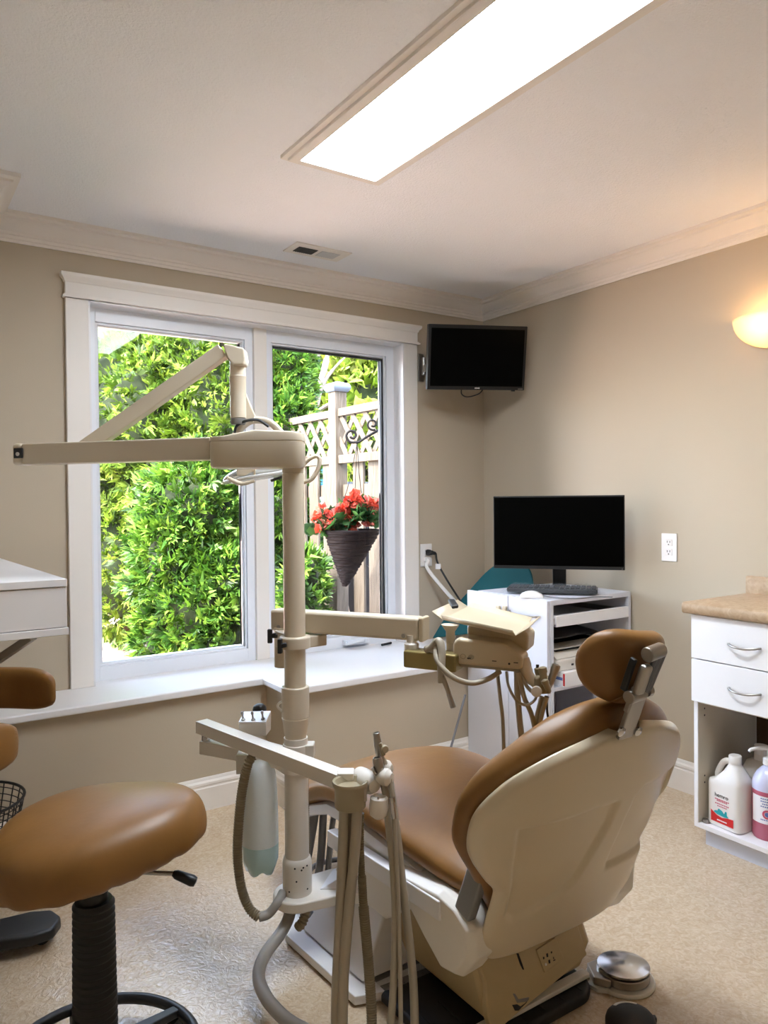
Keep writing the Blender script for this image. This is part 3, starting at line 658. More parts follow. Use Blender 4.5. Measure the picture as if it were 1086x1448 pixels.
for i in range(96):
    s = -.028+.584*i/95; w = interp(wt, s); row = []
    for j in range(N+1):
        u = -1+2*j/N; x = w*math.sin(u*math.pi/2)*.35+w*u*.65
        ed = 1-min(1, (w-abs(x))/.035); et = max(0, (s-.535)/.037); eb = max(0, (-.0-s)/.028)
        o = wrap(x, s)+.016*max(ed, 0)**3+.016*et**2+.014*eb**2-.008*math.sin(math.pi*min(1, max(0, s/.56)))
        row.append(B(x, s, o+relief(x, s)))
    rows.append(row)
q = MB().loft(rows, cap=False, closed=False); sh = q.build('backrest_shell', 'shell', chair, solid=.012, ang=60)
# backrest cushion
cw = [(.015,.12),(.04,.175),(.08,.205),(.15,.250),(.20,.283),(.26,.322),(.30,.336),(.38,.338),(.44,.312),(.47,.284),(.51,.238),(.54,.195),(.575,.125),(.597,.07)]
rings = []
for i in range(40):
    s = .015+.582*i/39; w = interp(cw, s); k = min(1, min(s-.0, .604-s)/.05)**.5
    rings.append(super_ring(B(0, s, .062-.012*math.sin(math.pi*min(1, max(0, s/.56)))), X_, BN, w, .048*k, 40, .75, bend=.052*min(1, max(0, (s-.05)/.2))*(w/.33)**2, Bv=BN))
MB().loft(rings).build('backrest_cushion', 'leather', chair, ang=80)
# headrest
hr = MB(); rings = []; hc = .010
for i in range(25):
    u = -1+2*i/24; x = hc+.130*u
    hh = .086*max(.02, (1-abs(u)**3.4))**.5; cs = .684-.020*u
    rings.append([B(x, cs+hh*math.copysign(abs(math.sin(a))**.8, math.sin(a)), .050+.045*u*u+.036*max(.12, (1-abs(u)**3))**.5*math.copysign(abs(math.cos(a))**.7, math.cos(a))) for a in (2*math.pi*k/28 for k in range(28))])
head = hr.loft(rings).build('headrest', 'leather', chair, sub=1, ang=80)
MB().tube([B(-.06,.625,.028),B(-.04,.64,.019),B(-.015,.658,.0145)], .0016, 6).build('seam', 'leather', head)
q = MB(); bx = -.022
q.obox(B(bx-.004,.602,-.006), X_, BU, BN, .046, .100, .012); q.obox(B(bx-.024,.648,-.004), X_, BU, BN, .010, .06, .012); q.obox(B(bx+.016,.648,-.004), X_, BU, BN, .010, .06, .012)
br = q.build('headrest_bracket', 'steel', chair, bevel=.003)
for s in (-1, 1): MB().lathe([(.011,0),(.011,.004),(.006,.007),(0,.007)], B(bx-.004+s*.030,.572-.006*s,-.012), -BN, 16).build('bolt', 'chrome', br)
MB().cyl(B(bx-.038,.657,-.006), B(bx+.010,.659,-.004), .0145).build('lower_joint', 'steel', br, bevel=.003)
MB().cyl(B(bx-.034,.760,-.012), B(bx+.016,.764,-.008), .0155).build('upper_joint', 'steel', br, bevel=.003)
q = MB()
for k, r in ((.006,.0055),(.018,.006),(.030,.0055)): q.cyl(B(bx+k-.012,.66,-.010), B(bx+k-.010,.757,-.014), r, 14)
q.build('slide_rail', 'darksteel', br)
MB().obox(B(bx-.031,.707,-.018), X_, BU, BN, .026, .068, .020).build('lock_lever', 'nickel', br, bevel=.008, seg=3)
MB().obox(B(bx-.048,.708,.004), X_, BU, BN, .010, .075, .014).build('side_clip', 'black', br, bevel=.003)
MB().lathe([(.013,0),(.013,.012),(0,.013)], B(bx+.016,.664,-.006), X_, 16).build('clamp_knob', 'steel', br)
# cables below the leg rest
q = MB()
q.tube([(-1.70,-1.06,.262),(-1.76,-1.12,.16),(-1.84,-1.22,.09),(-1.86,-1.30,.05)], .016, 10)
q.tube([(-1.67,-1.06,.262),(-1.72,-1.13,.14),(-1.80,-1.24,.05),(-1.81,-1.32,.04)], .013, 10)
q.tube([(-1.63,-1.07,.262),(-1.70,-1.15,.15),(-1.77,-1.26,.06),(-1.78,-1.33,.04)], .010, 8)
q.build('cable_bundle', 'grey', chair)
MB().tube([(-1.78,-1.18,.05),(-1.70,-1.02,.030),(-1.58,-1.0,.02),(-1.54,-1.08,.02),(-1.62,-1.20,.03),(-1.72,-1.28,.06)], .009, 8).build('cable_loop', 'cable', chair)
# ================================================================== EQUIPMENT POST
PX, PY = -1.942, -1.390
pole = thing('equipment_post', 'cream equipment post standing on a plate beside the dental chair', 'post', (PX,PY,.15))
pl = MB(); P = [(PX+.068*math.cos(a),PY+.068*math.sin(a)) for a in (math.pi*.5+math.pi*i/14 for i in range(15))]+[(-1.86,-1.475),(-1.62,-1.60),(-1.52,-1.50),(-1.52,-1.40),(-1.80,-1.33)]
pl.prism([(x,y,.155) for x, y in P], (0,0,.03)).build('support_plate', 'offwhite', pole, bevel=.006, seg=3)
q = MB().loft([[V(p) for p in r] for r in ([(-1.89,-1.42,.185),(-1.70,-1.54,.185),(-1.58,-1.44,.185),(-1.80,-1.34,.185)],[(-1.75,-1.45,.24),(-1.70,-1.48,.24),(-1.66,-1.45,.24),(-1.73,-1.41,.24)])]); q.build('gusset', 'paleplate', pole, bevel=.003)
def zpx(y): return WP(418, y, V((PX,PY,0)), V((FW.x,FW.y,0))).z
MB().lathe([(.041,0),(.041,.085),(.038,.098),(.034,.102),(0,.102)], (PX,PY,.184), Z_, 36).build('floor_collar', 'offwhite', pole)
q = MB()
for a, z in ((-2.62,.202),(-2.2,.268),(-1.75,.262),(-1.62,.268),(-1.3,.205),(-1.32,.27),(-2.1,.232)):
    q.cyl((PX+.0405*math.cos(a),PY+.0405*math.sin(a),z), (PX+.0415*math.cos(a),PY+.0415*math.sin(a),z), .0026, 10)
q.build('screw_hole', 'gasket', pole)
MB().lathe([(.0335,.0),(.0335,.34),(0,.34)], (PX,PY,.28), Z_, 36).build('lower_tube', 'offwhite', pole)
za, zb = zpx(1046), zpx(970)
MB().lathe([(.029,za-.02),(.029,za+.008),(.033,za+.024),(.0355,za+.05),(.0385,za+.062),(.0385,za+.0635),(.0375,za+.064),(.0375,za+.066),(.0385,za+.067),(.0385,zb-.002),(.036,zb),(.030,zb),(0,zb)], (PX,PY,0), Z_, 40).build('sleeve', 'cream', pole)
ztop = zpx(657)
MB().lathe([(.030,za),(.030,ztop-.026),(.0285,ztop-.0255),(.0285,ztop-.0225),(.030,ztop-.022),(.030,ztop+.004),(0,ztop+.004)], (PX,PY,0), Z_, 40).build('upper_tube', 'cream', pole)
MB().tube([W(399,992,2.08),W(394,995,2.09),W(393,1000,2.09),W(399,1006,2.08)], .0035, 8).build('cable_clip', 'offwhite', pole)
q = MB(); q.lathe([(.0365,-.018),(.0365,.020),(0,.020)], (PX,PY,za-.03), Z_, 32); q.beam(V((PX,PY,za-.029))+R0*.02, V((PX,PY,za-.029))+R0*.052, .045, .038)
q.build('clamp_ring', 'offwhite', pole, bevel=.003)
# ================================================================== OPERATING LIGHT
dl = thing('operating_light', 'cream operating light on a folding arm in front of the window', 'lamp', (PX,PY,ztop))
q = MB(); rings = []
c1, c2 = W(301,633,2.06), W(430,636,2.06); ux = (c2-c1); ux.z = 0; L = ux.length; ux.normalize(); uy = V((-ux.y,ux.x,0)); zm = W(365,636,2.06).z
top = [(0,.040),(.06,.046),(.13,.060),(.19,.062),(.25,.052)]
def boxring(z, inset, topf=None):
    out = []
    for i in range(48):
        t_ = 2*math.pi*i/48; a = math.copysign(abs(math.cos(t_))**.33, math.cos(t_))*(L/2-inset)+L/2; b = math.copysign(abs(math.sin(t_))**.33, math.sin(t_))*(.062-inset)
        zz = z if topf is None else interp([(-.1,.032),(.03,.034),(.09,.046),(.14,.052),(.19,.048),(.4,.040)], a)*topf+.030*(1-topf)
        out.append(V((c1.x,c1.y,zm))+ux*a+uy*b+Z_*zz)
    return out
q.loft([boxring(-.052,.012),boxring(-.050,.004),boxring(-.044,0),boxring(.018,0),boxring(.019,.002),boxring(.021,.002),boxring(.022,0),boxring(0,0,.5),boxring(0,.002,.8),boxring(0,.010,.97),boxring(0,.022,1.03)]).build('bearing_housing', 'cream', dl, ang=45)
aL = W(40,650,2.24); aR = W(304,635,2.07)
lev = V((aL.x,aL.y,zm+.004)); rev = V((aR.x,aR.y,zm+.004))
q = MB().beam(rev, lev, .055, .062).build('lower_arm', 'cream', dl, bevel=.005, seg=3)
xa = (lev-rev).normalized()
el = MB().beam(lev-xa*.0, lev+xa*.035, .060, .066).build('elbow_cap', 'cream', dl, bevel=.012, seg=3)
fwn = V((FW.x,FW.y,0)).normalized()
MB().obox(lev+xa*.017-fwn*.032+Z_*.003, xa, Z_, fwn, .032, .030, .006).build('recess', 'gasket', el, bevel=.002)
MB().cyl(lev+xa*.017-fwn*.037, lev+xa*.017-fwn*.033, .006, 14).build('bolt', 'chrome', el)
uL = W(112,640,2.27); uT = W(316,497,2.27)
ud = (uT-uL).normalized()
ua = MB().beam(uL, uT, .046, .044).build('upper_arm', 'cream', dl, bevel=.004, seg=3)
kn = W(329,494,2.27)
q = MB(); pr = [(314,486),(322,486),(345,492),(347,508),(345,516),(329,516),(321,507)]
q.prism([W(px,py,2.24) for px, py in pr], fwn*.06); k = q.build('knuckle', 'cream', dl, bevel=.006, seg=3)
MB().cyl(W(314,487,2.238), W(314,487,2.235), .006, 14).build('pivot_screw', 'steel', k)
hb, ht = W(335,592,2.28), W(336,512,2.28); hb.x, hb.y = ht.x, ht.y
MB().lathe([(.019,0),(.024,.002),(.0245,.06),(.025,.122),(.026,.124),(.026,.128),(.024,.130),(.024,.175),(0,.176)], hb, Z_, 28).build('drop_tube', 'cream', dl)
MB().lathe([(.020,-.018),(.023,-.014),(.023,.0),(0,.0)], hb, Z_, 24).build('tube_cap', 'grey', dl)
MB().prism([W(px,py,2.30) for px, py in ((345,552),(360,588),(358,597),(342,594))], fwn*.03).build('fin', 'cream', dl, bevel=.003)
# lamp head behind the bearing housing
hc = W(368,660,2.32)
q = MB(); P = []
yoke = [W(328,650,2.31),W(330,622,2.31),W(345,601,2.31),W(362,594,2.32),W(385,600,2.32),W(408,628,2.32),W(415,655,2.32)]
MB().tube(yoke, .012, 12, flat=.8).build('yoke', 'cream', dl)
MB().tube([W(331,612,2.27),W(335,602,2.27),W(348,595,2.27),W(365,594,2.28),W(380,603,2.28)], .0045, 8).build('cable', 'black', dl)
hx = R0; hz = (Z_*.9-fwn*.0+R0*.12).normalized()
q = MB(); rings = []
for i in range(9):
    a = i/8; rr = .115*math.sin(max(.08, a)*math.pi/2)**.8
    rings.append([hc+hx*(rr*1.0*math.cos(t_))+fwn*(rr*.62*math.sin(t_))-Z_*(.058*a-.03)+Z_*(.018*math.cos(t_)) for t_ in (2*math.pi*k/40 for k in range(40))])
hd_ = q.loft(rings, cap=False).build('reflector_bowl', 'reflector', dl, solid=.004)
rim = [hc+hx*(.118*math.cos(t_))+fwn*(.074*math.sin(t_))-Z_*.032+Z_*(.018*math.cos(t_)) for t_ in (2*math.pi*k/40 for k in range(41))]
MB().tube(rim, .005, 8, 1).build('rim', 'lens', hd_)
MB().obox(W(348,667,2.27), R0, Z_, -fwn, .052, .026, .04).build('bulb_block', 'cream', dl, bevel=.004)
MB().obox(W(361,667,2.26), R0, Z_, -fwn, .006, .024, .03).build('brass_strip', 'beige', dl, bevel=.001)
MB().tube([W(321,674,2.26),W(328,679,2.25),W(342,684,2.25),W(360,680,2.25)], [.004,.006,.007,.007,.006,.005], 10).build('handle', 'cream', dl)
MB().tube([W(424,662,2.25),W(436,650,2.25),W(447,645,2.25),W(452,650,2.25),W(449,664,2.25),W(440,678,2.25),W(427,682,2.25)], .0085, 10, flat=.8).build('handle', 'cream', dl)
MB().beam(W(383,680,2.25), W(402,673,2.25), .012, .008).build('grip_pad', 'black', dl, bevel=.002)
# ================================================================== DELIVERY UNIT (long arm, tray, instrument head)
du = thing('delivery_unit', 'cream dental delivery unit with tray, instrument head and hoses on an arm', 'delivery unit', (PX,PY,.9))
dL = W(388,876,2.19); dR = W(600,888,2.0); za2 = (dL.z+dR.z)/2
dL.z = dR.z = za2
xa = (dR-dL).normalized()
MB().beam(dL, dR-xa*.008, .05, .062).build('arm', 'cream', du, bevel=.009, seg=4)
MB().beam(dR-xa*.008, dR+xa*.006, .052, .064).build('arm_end_cap', 'beige', du, bevel=.004)
sN = V((xa.y,-xa.x,0)); 
for c in (dL+xa*.03, dR-xa*.05): MB().cyl(c+sN*.0245-Z_*.018, c+sN*.027-Z_*.018, .006, 14).build('screw', 'steel', du)
# clamp on the pole
zc = zpx(908)
q = MB(); q.lathe([(.044,-.016),(.044,.016),(.040,.018),(0,.018)], (PX,PY,zc), Z_, 36)
q.beam(V((PX,PY,zc)), V((PX,PY,zc))+R0*.075+fwn*.05, .05, .032); q.beam(V((PX,PY,zc)), V((PX,PY,zc))-R0*.045+fwn*.07, .05, .05)
q.build('pole_clamp', 'cream', du, bevel=.004)
bp = V((PX,PY,0))-R0*.045+fwn*.075
q = MB(); q.cyl(V((bp.x,bp.y,zc)), V((bp.x,bp.y,za2-.03)), .012); q.cyl(V((bp.x,bp.y,zc-.085)), V((bp.x,bp.y,zc+.03)), .024); q.build('pivot_pin', 'cream', du, bevel=.002)
for c, dv in ((V((PX,PY,zc))-R0*.028-fwn*.036, (-R0*.25-fwn)), (V((PX,PY,zc+.012))-R0*.052+fwn*.03, (-R0))):
    dv = dv.normalized(); k = MB(); k.cyl(c, c+dv*.022, .006, 12); k.beam(c+dv*.022-Z_*.02, c+dv*.022+Z_*.02, .012, .014, up=dv); k.beam(c+dv*.022, c+dv*.022+R0*.018+Z_*.004, .012, .012)
    k.build('wing_knob', 'black', du, bevel=.003)
dj = W(582,908,2.0)
q = MB().lathe([(.017,-.04),(.020,-.036),(.020,-.004),(.014,0),(.014,.02),(0,.021)], dj, Z_, 24); q.build('arm_joint', 'offwhite', du)
b1, b2 = W(576,929,2.0), W(650,935,1.93); b2.z = b1.z
q = MB().beam(b1, b2, .055, .046).build('bracket', 'olive', du, bevel=.006, seg=2)
# tray
zt = .957; tf = [WZ(626,876,zt), WZ(729,899,zt), WZ(748,881,zt), WZ(662,858,zt)]
cen = sum(tf, V((0,0,0)))/4
q = MB(); q.poly(tf)
lips = []
for i in range(4):
    a, b = tf[i], tf[(i+1) % 4]; e = (b-a).normalized(); nn = V((e.y,-e.x,0)); nn = nn if nn.dot((a+b)/2-cen) > 0 else -nn
    k = (.006, .030, .012, .032)[i]; hz_ = (.013, .020, .013, .020)[i]
    lips.append((a+nn*k+Z_*hz_+e*.004, b+nn*k+Z_*hz_-e*.004)); q.poly([a, b, lips[-1][1], lips[-1][0]])
tr_ = q.build('tray', 'beige', du, solid=.0025, ang=20)
pc = W(637,905,1.97); q = MB().lathe([(.011,-.05),(.011,.0),(.012,.001),(.012,.03),(.024,.048),(0,.049)], V((pc.x,pc.y,zt-.052)), Z_, 24).build('tray_post', 'cream', du)
# instrument head
h0, h1 = W(640,924,1.93), W(738,938,1.86); hxv = h1-h0; hxv.z = 0; HL = hxv.length; hxv.normalize(); hyv = V((-hxv.y,hxv.x,0)); hz0 = W(640,939,1.93).z
def H(a, b, z): return V((h0.x,h0.y,hz0))+hxv*a+hyv*b+Z_*z
HL = HL
q = MB().loft([[H(a, b, z) for a, z in ((.0,.0),(HL,-.002),(HL+.002,.03),(HL*.75,.062),(HL*.35,.066),(.012,.068),(.0,.055))] for b in (-.0,.075)]); q.build('head_housing', 'beige', du, bevel=.009, seg=4, ang=20)
q = MB().loft([[H(a, b, z) for a, z in ((.02,.03),(HL,.03),(HL+.004,.075),(HL-.012,.088),(.03,.096),(.018,.085))] for b in (.065,.15)]); q.build('head_cover', 'beige', du, bevel=.009, seg=3, ang=20)
MB().loft([[H(a, b, z) for a, z in ((.01,-.008),(HL-.01,-.010),(HL-.006,.002),(.006,.002))] for b in (.01,.13)]).build('head_underside', 'hose', du, bevel=.003)
q = MB()
for a, w in ((.11,.011),(.165,.011)): q.obox(H(a,-.0008,.016), hxv, Z_, -hyv, w, .002, .001)
q.cyl(H(.148,-.001,.012), H(.148,.001,.012), .0028, 12); q.obox(H(.044,-.0012,.018), hxv, Z_, -hyv, .009, .003, .001); q.build('marking', 'gasket', du)
for a in (.028, .05): MB().tube([H(a+.007*math.cos(k),-.0010,.022+.006*math.sin(k)) for k in (math.pi*2*i/14 for i in range(15))], .0009, 5, 1).build('knob_outline', 'holder', du)
ha, hb_ = H(HL-.005,.03,.02), W(763,972,1.90)
MB().tube([ha, W(748,956,1.88), hb_], [.020,.018,.016,.014,.013], 14, flat=.8).build('holder_arm', 'cream', du)
hx0 = W(766,968,1.88)
MB().obox(hx0, R0, Z_, -fwn, .042, .042, .03).build('holder_block', 'holder', du, bevel=.005)
MB().lathe([(.013,0),(.013,.012),(.007,.013),(0,.013)], W(759,977,1.86), -fwn-R0*.3, 18).build('holder_knob', 'offwhite', du)
hn = 0
for (px, py, px2, py2, d, r) in ((763,962,760,945,1.9,.008),(769,960,767,944,1.86,.0095),(778,965,787,940,1.86,.0095),(774,972,770,962,1.84,.008)):
    p, q_ = W(px,py,d), W(px2,py2,d); v = (q_-p).normalized(); Lh = (q_-p).length
    MB().lathe([(r*.8,-.012),(r,.0),(r,Lh*.5),(r*1.15,Lh*.6),(r*1.1,Lh),(r*.6,Lh+.002),(0,Lh+.002)], p, v, 18).build('handpiece_socket', 'holder' if hn != 2 else 'steel', du); hn += 1
MB().cyl(W(760,946,1.9), W(760,940,1.9), .004, 10).build('socket_pin', 'rubber', du)
def hose(name, pts, r, m='hose', par=None, rib=None, n=10): return MB().tube(pts, r, n, 8, rib=rib).build(name, m, par)
hose('hose', [H(.10,.06,-.004),W(707,985,1.9),W(711,1020,1.92),W(713,1085,1.95)], .005, par=du)
hose('hose', [W(731,950,1.88),W(732,985,1.89),W(735,1020,1.9),W(741,1075,1.92)], .008, par=du)
hose('hose', [W(733,950,1.87),W(741,985,1.88),W(752,1012,1.89),W(760,1050,1.9)], .0065, par=du)
hose('hose', [W(766,985,1.88),W(760,1010,1.89),W(755,1035,1.9),W(752,1070,1.91)], .0062, par=du)
hose('hose', [W(773,985,1.87),W(766,1010,1.88),W(760,1035,1.89),W(755,1070,1.9)], .0062, par=du)
hose('hose', [W(716,950,1.88),W(719,970,1.86),W(730,990,1.85),W(744,997,1.85),W(756,990,1.86),W(760,978,1.87)], .0036, par=du)
hose('hose', [W(737,948,1.88),W(742,965,1.87),W(750,976,1.87),W(757,979,1.88)], .0048, par=du)
hose('hose', [W(773,992,1.88),W(774,1008,1.9),W(777,1025,1.92),W(781,1050,1.94)], .0030, m='rubber', par=du)
hose('hose', [W(707,950,1.9),W(690,960,1.88),W(668,966,1.87),W(645,960,1.87),W(627,946,1.88),W(617,930,1.9),W(617,915,1.92)], .0068, par=du)
sy_ = thing('air_water_syringe', 'grey syringe tip and looped hose hung over the tray bracket', 'syringe', W(622,940,1.9))
MB().tube([W(604,919,1.95),W(612,914,1.93),W(619,906,1.92),W(623,910,1.91),W(625,925,1.90),W(624,945,1.89),W(625,965,1.89)], .011, 12, flat=.8).build('hose', 'hose', sy_)
MB().tube([W(625,955,1.885),W(632,972,1.885),W(635,980,1.885)], .0065, 10).build('stem', 'hose', sy_)
MB().tube([W(634.5,980,1.885),W(641,1000,1.885)], [.0065,.0078], 12).build('tip_sleeve', 'steel', sy_)
MB().beam(W(601,916,1.95), W(616,920,1.93), .02, .014).build('handle', 'hose', sy_, bevel=.005)
# phone-like remote in the tray notch
rm = tag(MB().prism([W(633,851.5,2.03),W(643,851.5,2.03),W(649,860.5,1.99),W(639,862,1.985)], Z_*.010).build('remote_control', 'black', bevel=.004, loc=W(641,857,2.0)), 'small black remote control lying at the back edge of the tray', 'remote')
w_ = thing('door_clip', 'pale two pronged clip on the white cart door below the tabletop', 'clip', WX(709,868,-.575))
for px in (705,713):
    p = WX(px,866,-.571); MB().obox(p, (R0*0+V((0,-1,0))), (Z_+V((0,-.18 if px == 713 else .1,0))).normalized(), V((-1,0,0)), .026, .062, .012).build('prong', 'beige', w_, bevel=.0055, seg=4, ang=60)
# ================================================================== ASSISTANT ARM
au = thing('assistant_unit', 'offwhite folding assistant arm with hose holder on the equipment post', 'assistant arm', (PX,PY,.55))
zb1, zb2 = .548, .606
j0 = W(288,1042,2.25); j0.z = zb1; p0 = V((PX,PY,zb1))
MB().beam(p0+(j0-p0).normalized()*.03, j0, .042, .040).build('inner_arm', 'offwhite', au, bevel=.003)
k0 = V((j0.x,j0.y,zb2)); k1 = W(488,1089,1.80); k1.z = zb2
xa2 = (k1-k0).normalized()
MB().beam(k0-xa2*.012, k1, .040, .036).build('outer_arm', 'offwhite', au, bevel=.0015)
MB().cyl(V((j0.x,j0.y,zb1-.01))+xa2*.012, V((j0.x,j0.y,zb2))+xa2*.012, .013).build('pivot_pin', 'chrome', au)
MB().cyl(V((PX,PY,zb1-.024)), V((PX,PY,zb1+.024)), .040, 36).build('pole_collar', 'offwhite', au, bevel=.003)
# toggle valve panel
c = W(352,1024,2.17); c.z = .622
q = MB(); e1 = R0; a, b = W(337,1022,2.19), W(378,1022,2.17)
tp = [W(337,1021,2.17), W(376,1021,2.14), W(383,1005,2.20), W(345,1006,2.23)]
pn_ = (tp[1]-tp[0]).cross(tp[3]-tp[0]).normalized(); pn_ = pn_ if pn_.dot(CAM-tp[0]) > 0 else -pn_
pan = q.prism(tp, -pn_*.004).build('valve_panel', 'whiteplastic', au, bevel=.001)
fl = [V((p.x,p.y,.610)) for p in tp]
MB().loft([[p-pn_*.004 for p in tp], [p*1.0 for p in fl]]).build('valve_box', 'offwhite', au, bevel=.002)
for px, py in ((344,1018),(358,1018),(372,1017)):
    p = WP(px, py, tp[0], pn_); MB().lathe([(.0065,0),(.006,.003),(.003,.005),(.0025,.014),(.0045,.022),(.003,.026),(0,.027)], p, (pn_*.7+Z_*.6+V((-FW.x,-FW.y,0))*.1).normalized(), 14).build('toggle_valve', 'steel', pan)
MB().beam(V((PX,PY,zb1+.026)), V((c.x,c.y,.588)), .036, .012).build('valve_bracket', 'offwhite', au, bevel=.003)
kb = W(367,1003,2.24); MB().lathe([(.020,-.008),(.021,0),(.018,.010),(.010,.016),(0,.017)], kb, Z_, 24).build('regulator_knob', 'black', au)
# bottle bracket
bb = W(357,1058,2.14); MB().obox(V((bb.x,bb.y,.538))-fwn*.0, R0, fwn, Z_, .085, .055, .055).build('bottle_bracket', 'offwhite', au, bevel=.002)
MB().beam(W(357,1063,2.08), W(361,1071,2.08), .006, .005).build('latch', 'black', au)
# water bottle (hangs upside down from the bracket)
bt = W(367,1075,2.13); zt_ = .512
wb_ = thing('water_bottle', 'translucent plastic water bottle hanging from the assistant arm, pale blue water inside', 'bottle', V((bt.x,bt.y,.2)))
Hb = zt_-W(367,1236,2.13).z; cb = V((bt.x,bt.y,zt_-Hb))
def petal(r, z, amp, dz=0): return [cb+V((r*math.cos(a),r*math.sin(a),z-dz*(.5+.5*math.cos(5*a)))) for a in (2*math.pi*k/60 for k in range(60))]
def bot(prof): return [petal(r, z, 0, dz) for r, z, dz in prof]
MB().loft(bot([(.012,.012,0),(.030,.014,.010),(.042,.022,.014),(.050,.044,.008),(.0512,.068,0),(.0518,.09,0)])).build('water', 'water', wb_, ang=70)
MB().loft(bot([(.0518,.0905,0),(.0512,.14,0),(.0500,.20,0),(.0485,.25,0),(.0455,.285,0),(.038,.312,0),(.026,.327,0),(.014,.333,0),(.014,.352,0)])).build('upper_bottle', 'bottle', wb_, ang=70)
# ribbed hose hanging beside the bottle
hose('ribbed_hose', [W(357,1070,2.06),W(350,1082,2.05),W(342,1120,2.05),W(337,1170,2.05),W(336,1215,2.05),W(342,1258,2.04),W(353,1285,2.04),W(366,1297,2.03)], .0135, 'ribhose', au, rib=.007, n=14)
hose('hose_end', [W(366,1297,2.03),W(380,1292,2.04),W(392,1277,2.05),W(400,1262,2.08)], .0125, 'greyhose', au, n=14)
hose('suction_hose', [W(412,1272,2.1),W(409,1295,2.08),W(398,1318,2.05),W(380,1342,2.0),W(369,1362,1.95),W(366,1385,1.9),W(376,1410,1.84),W(394,1432,1.80),W(412,1447,1.775),W(440,1462,1.75)], .0165, 'greyhose', au, n=14)
hose('ribbed_hose', [W(433,1272,2.1),W(432,1290,2.08),W(427,1305,2.07),W(420,1312,2.07)], .014, 'ribhose', au, rib=.008, n=14)
hose('ribbed_hose', [W(433,1095,2.13),W(434,1140,2.13),W(435,1205,2.13),W(436,1250,2.14)], .007, 'ribhose', au, rib=.006, n=10)
# cup shaped holder at the arm's end
hc_ = W(495,1106,1.75)
cp = MB().lathe([(.033,-.060),(.0365,-.056),(.0365,-.012),(.041,-.006),(.0425,.0),(.041,.004),(.036,.002),(.030,-.010),(.0,-.014)], hc_, Z_, 44).build('hose_cup', 'holder', au)
MB().beam(W(516,1108,1.74), W(516,1133,1.74), .010, .010, up=R0).build('hanger_clip', 'steel', au, bevel=.002)
MB().obox(W(489,1086,1.80)-Z_*.016, R0, fwn, Z_, .04, .04, .02).build('cup_mount', 'offwhite', au, bevel=.003)
q1 = W(520,1108,1.79); 
MB().lathe([(.0,-.006),(.017,-.006),(.021,.0),(.024,.02),(.026,.05),(.024,.064),(.015,.078),(0,.081)], W(508,1096,1.82), (W(541,1120,1.72)-W(508,1096,1.82)), 28).build('holder_knuckle', 'offwhite', au)
k = MB(); k.lathe([(.016,-.004),(.021,.0),(.023,.022),(.020,.040),(.010,.048),(0,.049)], W(536,1128,1.75), -Z_-R0*.05, 24); k.build('holder_hook', 'offwhite', au)
for py, d in ((1098,1.76),(1086,1.80)): MB().lathe([(.014,-.012),(.020,0),(.020,.014),(.011,.024),(0,.025)], W(541,py,d), (R0-fwn*.5), 22).build('holder_ring', 'offwhite', au)
# hoses hanging from the cup
for pts, r, mm, rb in (([W(487,1142,1.75),W(485,1200,1.75),W(481,1300,1.75),W(476,1400,1.75),W(475,1468,1.75)], .0125, 'hose', None),
    ([W(495,1142,1.765),W(494,1200,1.765),W(490,1300,1.77),W(484,1400,1.77),W(482,1466,1.77)], .010, 'hose', None),
    ([W(505,1142,1.74),W(502,1200,1.74),W(493,1290,1.74),W(486,1380,1.74),W(484,1470,1.74)], .0125, 'hose', None)):
    hose('hose', pts, r, mm, au, n=14)
hose('ribbed_hose', [W(510,1150,1.77),W(510,1200,1.77),W(514,1280,1.77),W(520,1350,1.765),W(525,1420,1.75),W(526,1472,1.73)], [.0085]*2+[.0105]+[.0125]*4, 'ribhose', au, rib=.0055, n=14)
# two suction handpieces with their hoses
h_ = thing('saliva_ejector', 'grey saliva ejector handpiece standing tallest at the arm end', 'suction handpiece', W(534,1060,1.8))
MB().lathe([(.0095,-.055),(.010,-.03),(.0105,-.01),(.0085,.012),(.0085,.02),(.006,.021),(.006,.012),(0,.011)], W(534,1048,1.79), (W(532,1040,1.79)-W(537,1072,1.79)), 20).build('valve_body', 'nickel', h_)
MB().beam(W(537,1050,1.785), W(543,1068,1.785), .012, .010).build('lever', 'holder', h_, bevel=.003)
MB().lathe([(.009,-.006),(.009,.006),(0,.006)], W(544,1059,1.78), -fwn+R0*.4, 16).build('lever_knob', 'holder', h_, bevel=.002)
MB().tube([W(538,1072,1.79),W(548,1090,1.79),W(553,1120,1.78),W(560,1170,1.77),W(569,1250,1.76),W(580,1340,1.75),W(585,1400,1.74),W(587,1474,1.72)], .0098, 12).build('hose', 'hose', h_)
h_ = thing('suction_handpiece', 'chrome suction handpiece in the holder beside the hose cup', 'suction handpiece', W(536,1085,1.77))
MB().lathe([(.009,-.04),(.012,-.035),(.013,-.01),(.012,.006),(.010,.010),(.0075,.010),(.0075,.0),(0,.0)], W(534,1077,1.76), (W(533,1074,1.76)-W(537,1096,1.76)), 20).build('valve_body', 'steel', h_)
MB().cyl(W(528,1091,1.75), W(531,1089,1.75), .010, 16).build('valve_knob', 'steel', h_)
MB().tube([W(538,1096,1.77),W(545,1120,1.765),W(549,1160,1.76),W(556,1230,1.75),W(559,1300,1.74),W(557,1380,1.73),W(554,1430,1.72),W(549,1476,1.71)], .0088, 12).build('hose', 'hose', h_)
h_ = thing('triplex_syringe', 'slim metal syringe tip clipped against the hose beside the caramel seat', 'syringe', W(555,1140,1.74))
MB().lathe([(.007,0),(.007,.012),(.0055,.013),(.006,.035),(.005,.052),(0,.053)], W(554,1127,1.745), W(557,1157,1.745)-W(554,1127,1.745), 16).build('tip', 'chrome', h_)
MB().tube([W(551,1095,1.75),W(554,1127,1.745)], .0045, 8).build('stem', 'hose', h_)
